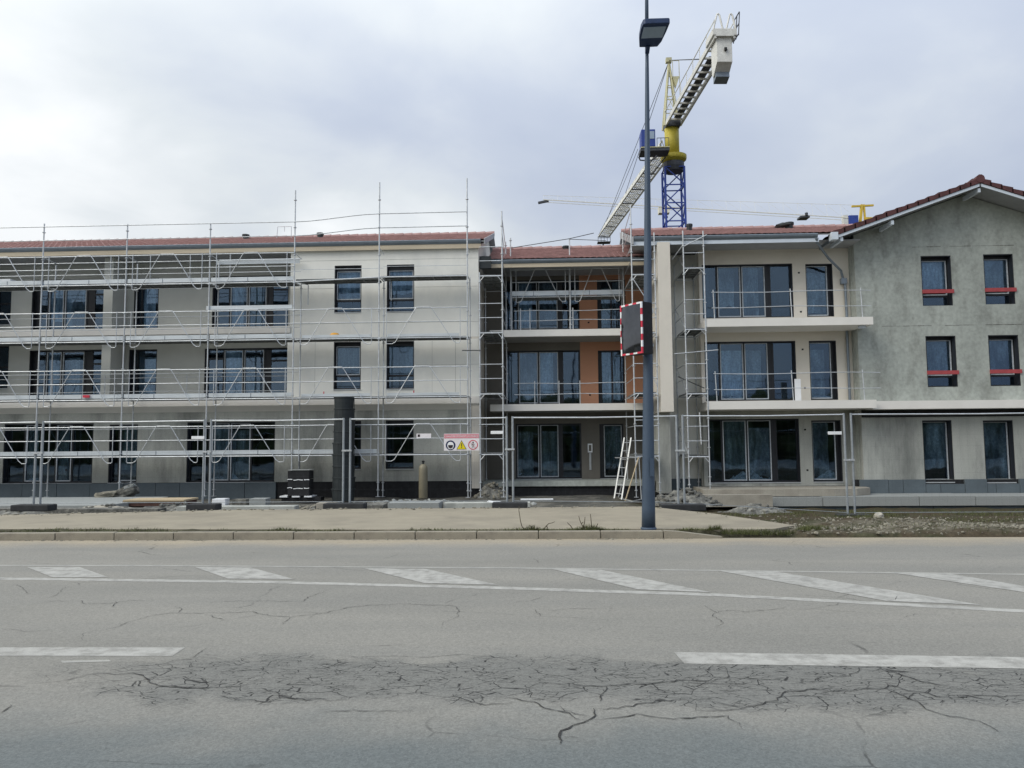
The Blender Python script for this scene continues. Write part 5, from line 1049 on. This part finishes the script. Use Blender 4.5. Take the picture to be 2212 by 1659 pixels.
for i in range(900):
    x = rg.uniform(-18, 3.6); y = edge_y(x)+rg.gauss(0.05, 0.16) if x < 2.3 else 17.8-(x-2.3)*1.9+rg.gauss(0.1, 0.2); r_ = 0.008+0.03*rg.random()**3
    st.rock((x, y, (0.125 if in_sw(x, y) else max(ground_z(x, y), 0.02))+r_*0.2), r_, (1.4, 1, 0.6), 1, rg)
st.build('gravel', M['stone'], None, False, 'stuff')
for i in range(26):
    x = rg.uniform(-14, 0.5); y = rg.uniform(19.5, 25); r_ = rg.uniform(0.05, 0.12)
    if i < 18: 
        mb = MB(); mb.rock((x, y, ground_z(x, y)+0.03), r_, (1.4, 0.9, 0.6), 1, rg)
        if i == 0: db = MB()
        db.v, db.f, db.m = (mb.v, mb.f, mb.m) if i == 0 else (db.v+mb.v, db.f+[tuple(k+len(db.v) for k in f) for f in mb.f], db.m+mb.m)
db.build('rubble_pieces', M['lightconc'], None, False, 'stuff')
kr = MB()
for i in range(260):
    x = rg.uniform(-13, -1.5) if rg.random() < 0.8 else rg.uniform(-1.5, 2.5); kr.rock((x, 12.79-abs(rg.gauss(0, 0.05)), 0.004), rg.uniform(0.006, 0.02), (1.6, 1, 0.6), 1, rg)
kr.build('gutter_grit', M['stone'], None, False, 'stuff')
gb = MB()
def blade(mb, x, y, z, h, sp=0.03, wd=0.004):
    a = rg.random()*6.28; dx, dy = math.cos(a)*sp*rg.random()*2, math.sin(a)*sp*rg.random()*2; px_, py_ = -math.sin(a)*wd, math.cos(a)*wd
    mb.add([(x-px_, y-py_, z), (x+px_, y+py_, z), (x+dx*0.5+px_*0.6, y+dy*0.5+py_*0.6, z+h*0.6), (x+dx*0.5-px_*0.6, y+dy*0.5-py_*0.6, z+h*0.6), (x+dx*1.3, y+dy*1.3, z+h)], [(0, 1, 2, 3), (3, 2, 4)])
for i in range(26000):
    u = rg.random()
    if u < 0.25: x = rg.uniform(-15, 2.9); y = rg.uniform(12.96, swn(x)+0.03)
    elif u < 0.5: x = rg.uniform(2.7, 5.2); y = rg.uniform(12.92, 13.6)
    elif u < 0.8: x = rg.uniform(3.0, 11.5); y = rg.uniform(14.6, 21)
    else: x = rg.uniform(5, 14); y = rg.uniform(12.95, 22)
    if in_sw(x, y): continue
    if mnoise.noise(Vector((x*0.9, y*0.9, 11))) < (0.05 if u > 0.5 else -0.08): continue
    blade(gb, x, y, ground_z(x, y)-0.005, rg.uniform(0.02, 0.06) if u < 0.25 else rg.uniform(0.03, 0.10), 0.035, 0.004)
gb.build('grass', M['grass'], None, False, 'stuff')
def weed(x, y, n, spread, hmax, label, twigs):
    t = thing('weed_clump', label, 'weed', (x, y, 0.1), 'weeds along the kerb'); mb = MB()
    for i in range(n): xx = x+rg.gauss(0, spread); blade(mb, xx, y+rg.gauss(0, 0.04), 0.11, rg.uniform(0.04, hmax)*max(0.2, 1-abs(xx-x)/(spread*2.5)), 0.05, 0.004)
    mb.build('leaves', M['grass'], t)
    for tw in twigs: MB().tube([(x+a, y, z_) for a, z_ in tw], [0.009-0.0055*i/len(tw) for i in range(len(tw))], 5).build('stem', M['dry'], t)
weed(-0.22, 13.05, 260, 0.16, 0.12, 'dark weed clump with two long bent stems behind the kerb', [[(-0.06, 0.1), (-0.13, 0.12), (-0.18, 0.18), (-0.205, 0.28), (-0.215, 0.36), (-0.228, 0.44), (-0.225, 0.52)], [(0.12, 0.1), (0.19, 0.14), (0.235, 0.19), (0.27, 0.225), (0.33, 0.235), (0.37, 0.255)], [(0.235, 0.19), (0.25, 0.14), (0.24, 0.11)], [(0.0, 0.1), (-0.02, 0.16), (-0.05, 0.2)]])
weed(0.72, 13.05, 420, 0.2, 0.13, 'greener weed clump with thin twigs, left of the lamp post base', [[(-0.08, 0.11), (-0.1, 0.17), (-0.125, 0.22), (-0.15, 0.28), (-0.165, 0.35)], [(-0.125, 0.22), (-0.09, 0.25)], [(-0.1, 0.12), (-0.07, 0.24), (-0.06, 0.33)], [(0.05, 0.12), (0.04, 0.26), (0.03, 0.38)], [(-0.25, 0.1), (-0.3, 0.18), (-0.36, 0.24)], [(0.1, 0.12), (0.15, 0.22)]])

# ======================== CRANES
def lattice(mb, a, b, w_, h_, n, r, tri=False, rb=None):
    """box or triangular lattice boom from a to b (centre of the bottom face), width w_, height h_"""
    a, b = Vector(a), Vector(b); t_ = (b-a).normalized(); s_ = t_.cross(Vector((0, 0, 1)))
    s_ = s_.normalized() if s_.length > 0.01 else Vector((1, 0, 0)); u_ = s_.cross(t_); rb = rb or r*0.6
    cs = [(-w_/2, 0), (w_/2, 0)] + ([(0, h_)] if tri else [(w_/2, h_), (-w_/2, h_)])
    C = lambda k, q: a.lerp(b, q) + s_*cs[k][0] + u_*cs[k][1]
    m_ = len(cs)
    for k in range(m_): mb.bar(C(k, 0), C(k, 1), 2*r, 2*r)
    for i in range(n):
        q0, q1 = i/n, (i+1)/n
        for k in range(m_):
            k2 = (k+1) % m_
            if i % 2: mb.bar(C(k, q0), C(k2, q1), 2*rb, 2*rb)
            else: mb.bar(C(k2, q0), C(k, q1), 2*rb, 2*rb)
            mb.bar(C(k, q1), C(k2, q1), 2*rb, 2*rb)
CRN = thing('tower_crane', 'large blue, yellow and grey tower crane, its counterweight arm reaching toward the road', 'tower crane', (10.45, 60, 0))
mb = MB(); lattice(mb, (10.42, 60.8, 0), (10.42, 60.8, 23.2), 1.5, 1.5, 16, 0.07, False, 0.04); mb.build('mast', M['crblue'], CRN)
MB().lathe((10.45, 60, 23.0), [(0.75, 0), (0.85, 0.35), (0.85, 0.7), (0.7, 0.75)], 16).build('ring_support', M['crdark'], CRN)
MB().lathe((10.48, 60, 23.75), [(0.70, 0), (0.98, 0.18), (1.02, 0.30), (1.02, 0.52), (0.7, 0.56)], 20).build('slewing_ring', M['cryellow'], CRN)
MB().lathe((10.38, 60, 24.31), [(0.57, 0), (0.57, 2.2)], 18).build('slewing_column', M['cryellow'], CRN, True)
MB().prism([(9.85, 59.3, 26.52), (10.95, 59.3, 26.52), (11.2, 59.3, 27.0), (9.9, 59.3, 27.0)], (0, 1.3, 0)).build('collar', M['crdark'], CRN)
mb = MB(); ap = Vector((10.3, 60, 32.1))
for x, y in ((9.75, 59.5), (9.75, 60.5), (10.9, 60.5), (10.9, 59.5)): mb.bar((x, y, 26.6), ap, 0.12, 0.12)
for q in (0.25, 0.45, 0.62, 0.78):
    p4 = [Vector((x, y, 26.6)).lerp(ap, q) for x, y in ((9.75, 59.5), (9.75, 60.5), (10.9, 60.5), (10.9, 59.5))]
    for i in range(4): mb.bar(p4[i], p4[(i+1) % 4], 0.05, 0.05)
mb.bar((9.8, 59.5, 26.6), (10.75, 59.6, 28.0), 0.05, 0.05); mb.bar((10.85, 59.5, 27.2), (10.0, 59.7, 29.3), 0.05, 0.05)
mb.box(10.05, 10.5, 59.8, 60.2, 32.0, 32.35); mb.build('tower_head', M['crcream'], CRN)
mb = MB(); mb.box(10.45, 11.0, 59.5, 60.2, 30.55, 30.62); [mb.bar((x, 59.5, 30.6), (x, 59.5, 31.9), 0.04, 0.04) for x in (10.5, 11.0)]; mb.bar((10.5, 59.5, 31.9), (11.0, 59.5, 31.9), 0.04, 0.04); mb.bar((11.02, 59.6, 31.9), (11.05, 59.6, 28.0), 0.04, 0.04); mb.prism([(10.5, 59.5, 30.55), (11.0, 59.5, 30.55), (10.75, 59.5, 29.8)], (0, 0.5, 0)); mb.build('head_platform', M['crcream'], CRN)
ra, rb_ = Vector((10.45, 59.6, 26.75)), Vector((11.35, 46.0, 26.55)); dv = (rb_-ra); sv = -dv.normalized().cross(Vector((0, 0, 1))).normalized()
mb = MB()
for s_ in (-0.58, 0.58):
    mb.bar(ra+sv*s_, rb_+sv*s_, 0.12, 0.34); mb.bar(ra+sv*s_*1.1+Vector((0, 0, 1.0)), rb_+sv*s_*1.1+Vector((0, 0, 0.9)), 0.05, 0.05)
    for i in range(9): q = ra.lerp(rb_, i/8)+sv*s_*1.1; mb.bar(q, q+Vector((0, 0, 0.98)), 0.045, 0.045)
for i in range(15): q = i/14; mb.bar(ra.lerp(rb_, q)-sv*0.55, ra.lerp(rb_, q)+sv*0.55, 0.10, 0.12)
mb.build('counter_jib', M['crwhite'], CRN)
MB().bar(ra.lerp(rb_, .03)+sv*0.14+Vector((0, 0, .16)), ra.lerp(rb_, .78)+sv*0.14+Vector((0, 0, .16)), 0.55, 0.03).build('walkway', M['crdark'], CRN)
d_ = dv.normalized(); 
def cjp(l, s, z): p_ = rb_ - d_*l + sv*s; return (p_.x, p_.y, p_.z+z)
cw = MB(); cw.prism([cjp(0.15, -0.48, 0.0), cjp(1.35, -0.48, 0.0), cjp(1.35, -0.48, -1.95), cjp(1.1, -0.48, -2.2), cjp(0.35, -0.48, -1.72), cjp(0.15, -0.48, -1.62)], sv*0.96); cw.build('counterweight', M['crwhite'], CRN, bevel=0.03)
cw = MB(); cw.prism([cjp(0.75, -0.40, -1.9), cjp(1.32, -0.40, -2.1), cjp(1.32, -0.40, -2.5), cjp(0.7, -0.40, -2.3)], sv*0.84); cw.build('lower_weight', M['zinc'], CRN)
MB().lathe(cjp(0.08, 0.05, -0.85), [(0.09, -0.09), (0.09, 0.09)], 10).build('weight_hole', M['black'], CRN)
fr = MB(); fr.prism([cjp(-0.05, -0.75, 0.0), cjp(1.6, -0.75, 0.0), cjp(1.6, -0.75, 0.42), cjp(-0.05, -0.75, 0.42)], sv*1.5); fr.build('weight_frame', M['crwhite'], CRN, bevel=0.03)
for s0 in (-0.72, 0.08):
    mb = MB(); mb.tube([cjp(0.0, s0, 0.3), cjp(0.05, s0+0.28, 1.35), cjp(0.05, s0+0.36, 1.4), cjp(0.05, s0+0.44, 1.3), cjp(0.0, s0+0.6, 0.4)], 0.06, 6); mb.build('lifting_arch', M['crwhite'], CRN)
mb = MB(); [mb.bar(cjp(l, 0.85, 0.0), cjp(l, 0.95, 1.5), 0.05, 0.05) for l in (0, 0.5, 1.0)]; [mb.bar(cjp(0, 0.85+h*0.06, h), cjp(1.0, 0.85+h*0.06, h), 0.05, 0.05) for h in (0.1, 0.75, 1.5)]; mb.build('end_platform', M['crdark'], CRN)
for s_ in (-0.4, 0.4): MB().tube([ap+Vector((0, 0, 0.1)), rb_.lerp(ra, 0.28)+sv*s_+Vector((0, 0, 0.4))], 0.03, 5).build('pendant_rod', M['cable'], CRN)
# main jib pointing away
ja, jb = Vector((9.75, 61.0, 24.75)), Vector((7.1, 88, 25.5)); jd = (jb-ja); js = jd.normalized().cross(Vector((0, 0, 1))).normalized()
mb = MB(); lattice(mb, ja, jb, 1.25, 1.2, 36, 0.055, True, 0.026); mb.build('main_jib', M['crwhite'], CRN)
mb = MB()
for i in range(7): q0 = i/6; mb.bar(ja.lerp(jb, q0)-js*0.62, ja.lerp(jb, q0)+js*0.62, 0.10, 0.10)
mb.build('jib_joints', M['crdark'], CRN, kind='stuff')
for i in range(6):
    p0, p1 = ja.lerp(jb, i/6+0.004), ja.lerp(jb, (i+1)/6-0.004); gr = MB()
    for k in range(7): o_ = js*(-0.54+0.18*k); gr.bar(p0+o_, p1+o_, 0.05, 0.012)
    gr.build('jib_grating', M['crwhite'], CRN)
mb = MB(); q = jb; mb.box(q.x-0.75, q.x+0.75, q.y-0.6, q.y+0.5, q.z-0.75, q.z-0.7); [mb.bar((q.x+a, q.y-0.6, q.z-0.75), (q.x+a, q.y-0.6, q.z-0.1), 0.05, 0.05) for a in (-0.7, -0.35, 0, 0.35, 0.7)]; mb.bar((q.x-0.7, q.y-.6, q.z-0.3), (q.x+0.7, q.y-.6, q.z-.3), 0.05, 0.05); mb.lathe((q.x-0.1, q.y-0.3, q.z-1.9), [(0.05, 0), (0.3, 0.35), (0.12, 0.6), (0.06, 1.15)], 8); mb.build('trolley', M['crdark'], CRN)
for e_ in (0.55, 0.95): MB().tube([ap, ja.lerp(jb, e_)+Vector((0, 0, 1.2))], 0.025, 5).build('pendant_rod', M['cable'], CRN)
MB().tube([(7.5, 58.6, 24.4), (7.15, 72, 24.75), jb+Vector((-0.62, -0.5, 0.1))], 0.02, 5).build('rope', M['cable'], CRN)
mb = MB(); mb.prism([(7.7, 58.0, 24.36), (8.78, 58.0, 24.36), (8.78, 58.0, 25.72), (7.7, 58.0, 25.72)], (0, 1.2, 0)); cabo = mb.build('cab', M['crblue'], CRN, bevel=0.05)
MB().box(8.32, 8.70, 57.97, 57.995, 24.95, 25.55).build('cab_window', M['lampglass'], cabo)
MB().box(7.65, 9.85, 58.0, 59.4, 24.02, 24.25).build('cab_platform', M['crdark'], CRN); MB().box(7.65, 9.85, 57.95, 58.4, 24.251, 24.32).build('platform_edge', M['crcream'], CRN)
mb = MB(); [mb.bar((x, 58.0, 24.3), (x, 58.0, 25.0), 0.04, 0.04) for x in (8.9, 9.2, 9.5, 9.8)]; mb.bar((8.9, 58, 25.0), (9.8, 58, 25.0), 0.04, 0.04); mb.tube([(7.5, 58.2, 23.6), (7.6, 58.2, 23.35), (8.1, 58.2, 23.3), (8.6, 58.2, 23.35), (8.9, 58.2, 23.7)], 0.06, 5); mb.bar((9.6, 58.6, 23.7), (8.6, 59.5, 22.6), 0.06, 0.06); mb.build('platform_rail', M['crdark'], CRN)
# far crane
C2 = thing('tower_crane', 'distant pale yellow tower crane, its thin jib and cab above the right roof', 'tower crane', (47.5, 115, 0))
a_, b_ = Vector((46.8, 115, 34.75)), Vector((0.2, 115, 38.6))
mb = MB()
for i in range(22):
    q0, q1 = i/22, (i+1)/22; A0, A1 = a_.lerp(b_, q0), a_.lerp(b_, q1); h0, h1 = 2.2-1.35*q0, 2.2-1.35*q1
    mb.bar(A0+Vector((0, -.6, 0)), A1+Vector((0, -.6, 0)), 0.10, 0.10); mb.bar(A0+Vector((0, .6, 0)), A1+Vector((0, .6, 0)), 0.06, 0.06); mb.bar(A0+Vector((0, 0, h0)), A1+Vector((0, 0, h1)), 0.035, 0.035)
    mb.bar(A0+Vector((0, -.6, 0)), A1+Vector((0, 0, h1)), 0.018, 0.018); mb.bar(A1+Vector((0, -.6, 0)), A1+Vector((0, 0, h1)), 0.018, 0.018)
mb.build('main_jib', M['crpale'], C2)
mb = MB(); mb.box(47.0, 48.2, 114.4, 115.6, 0, 34.0); mb.build('mast', M['cryel2'], C2)
mb = MB(); mb.bar((47.5, 115, 34.0), (47.9, 115, 37.0), 0.35, 0.35); mb.bar((48.3, 115, 34.0), (48.2, 115, 37.0), 0.25, 0.25); mb.bar((46.4, 115, 36.75), (49.6, 115, 36.85), 0.3, 0.25); mb.bar((48.3, 115, 34.7), (55, 115, 34.5), 0.9, 0.5); mb.build('tower_head', M['cryel2'], C2)
MB().box(45.6, 47.0, 114.2, 115.4, 33.4, 35.2).build('cab', M['crblue'], C2, bevel=0.08); MB().box(44.9, 45.58, 114.4, 115.2, 33.4, 35.3).build('cab_front', M['crwhite'], C2)
mb = MB(); mb.box(38.5, 39.9, 114.2, 115.8, 35.0, 35.25); mb.lathe((39.4, 114.2, 35.25), [(0.2, 0), (0.25, 0.4), (0.05, 0.5)], 8); mb.build('trolley', M['crdark'], C2)
mb = MB(); mb.box(17.6, 19.2, 114.4, 115.6, 36.2, 37.2); mb.build('jib_plate', M['crpale'], C2); MB().lathe((18.7, 115, 35.3), [(0.1, 0), (0.35, 0.4), (0.1, 0.8)], 8).build('hook_block', M['crdark'], C2)
MB().tube([(18.7, 115, 36.2), (18.7, 115, 36.1)], 0.05, 5).build('rope', M['cable'], C2)
MB().bar((-0.6, 115, 38.3), (1.0, 115, 38.6), 0.4, 0.3).build('jib_tip', M['crdark'], C2)
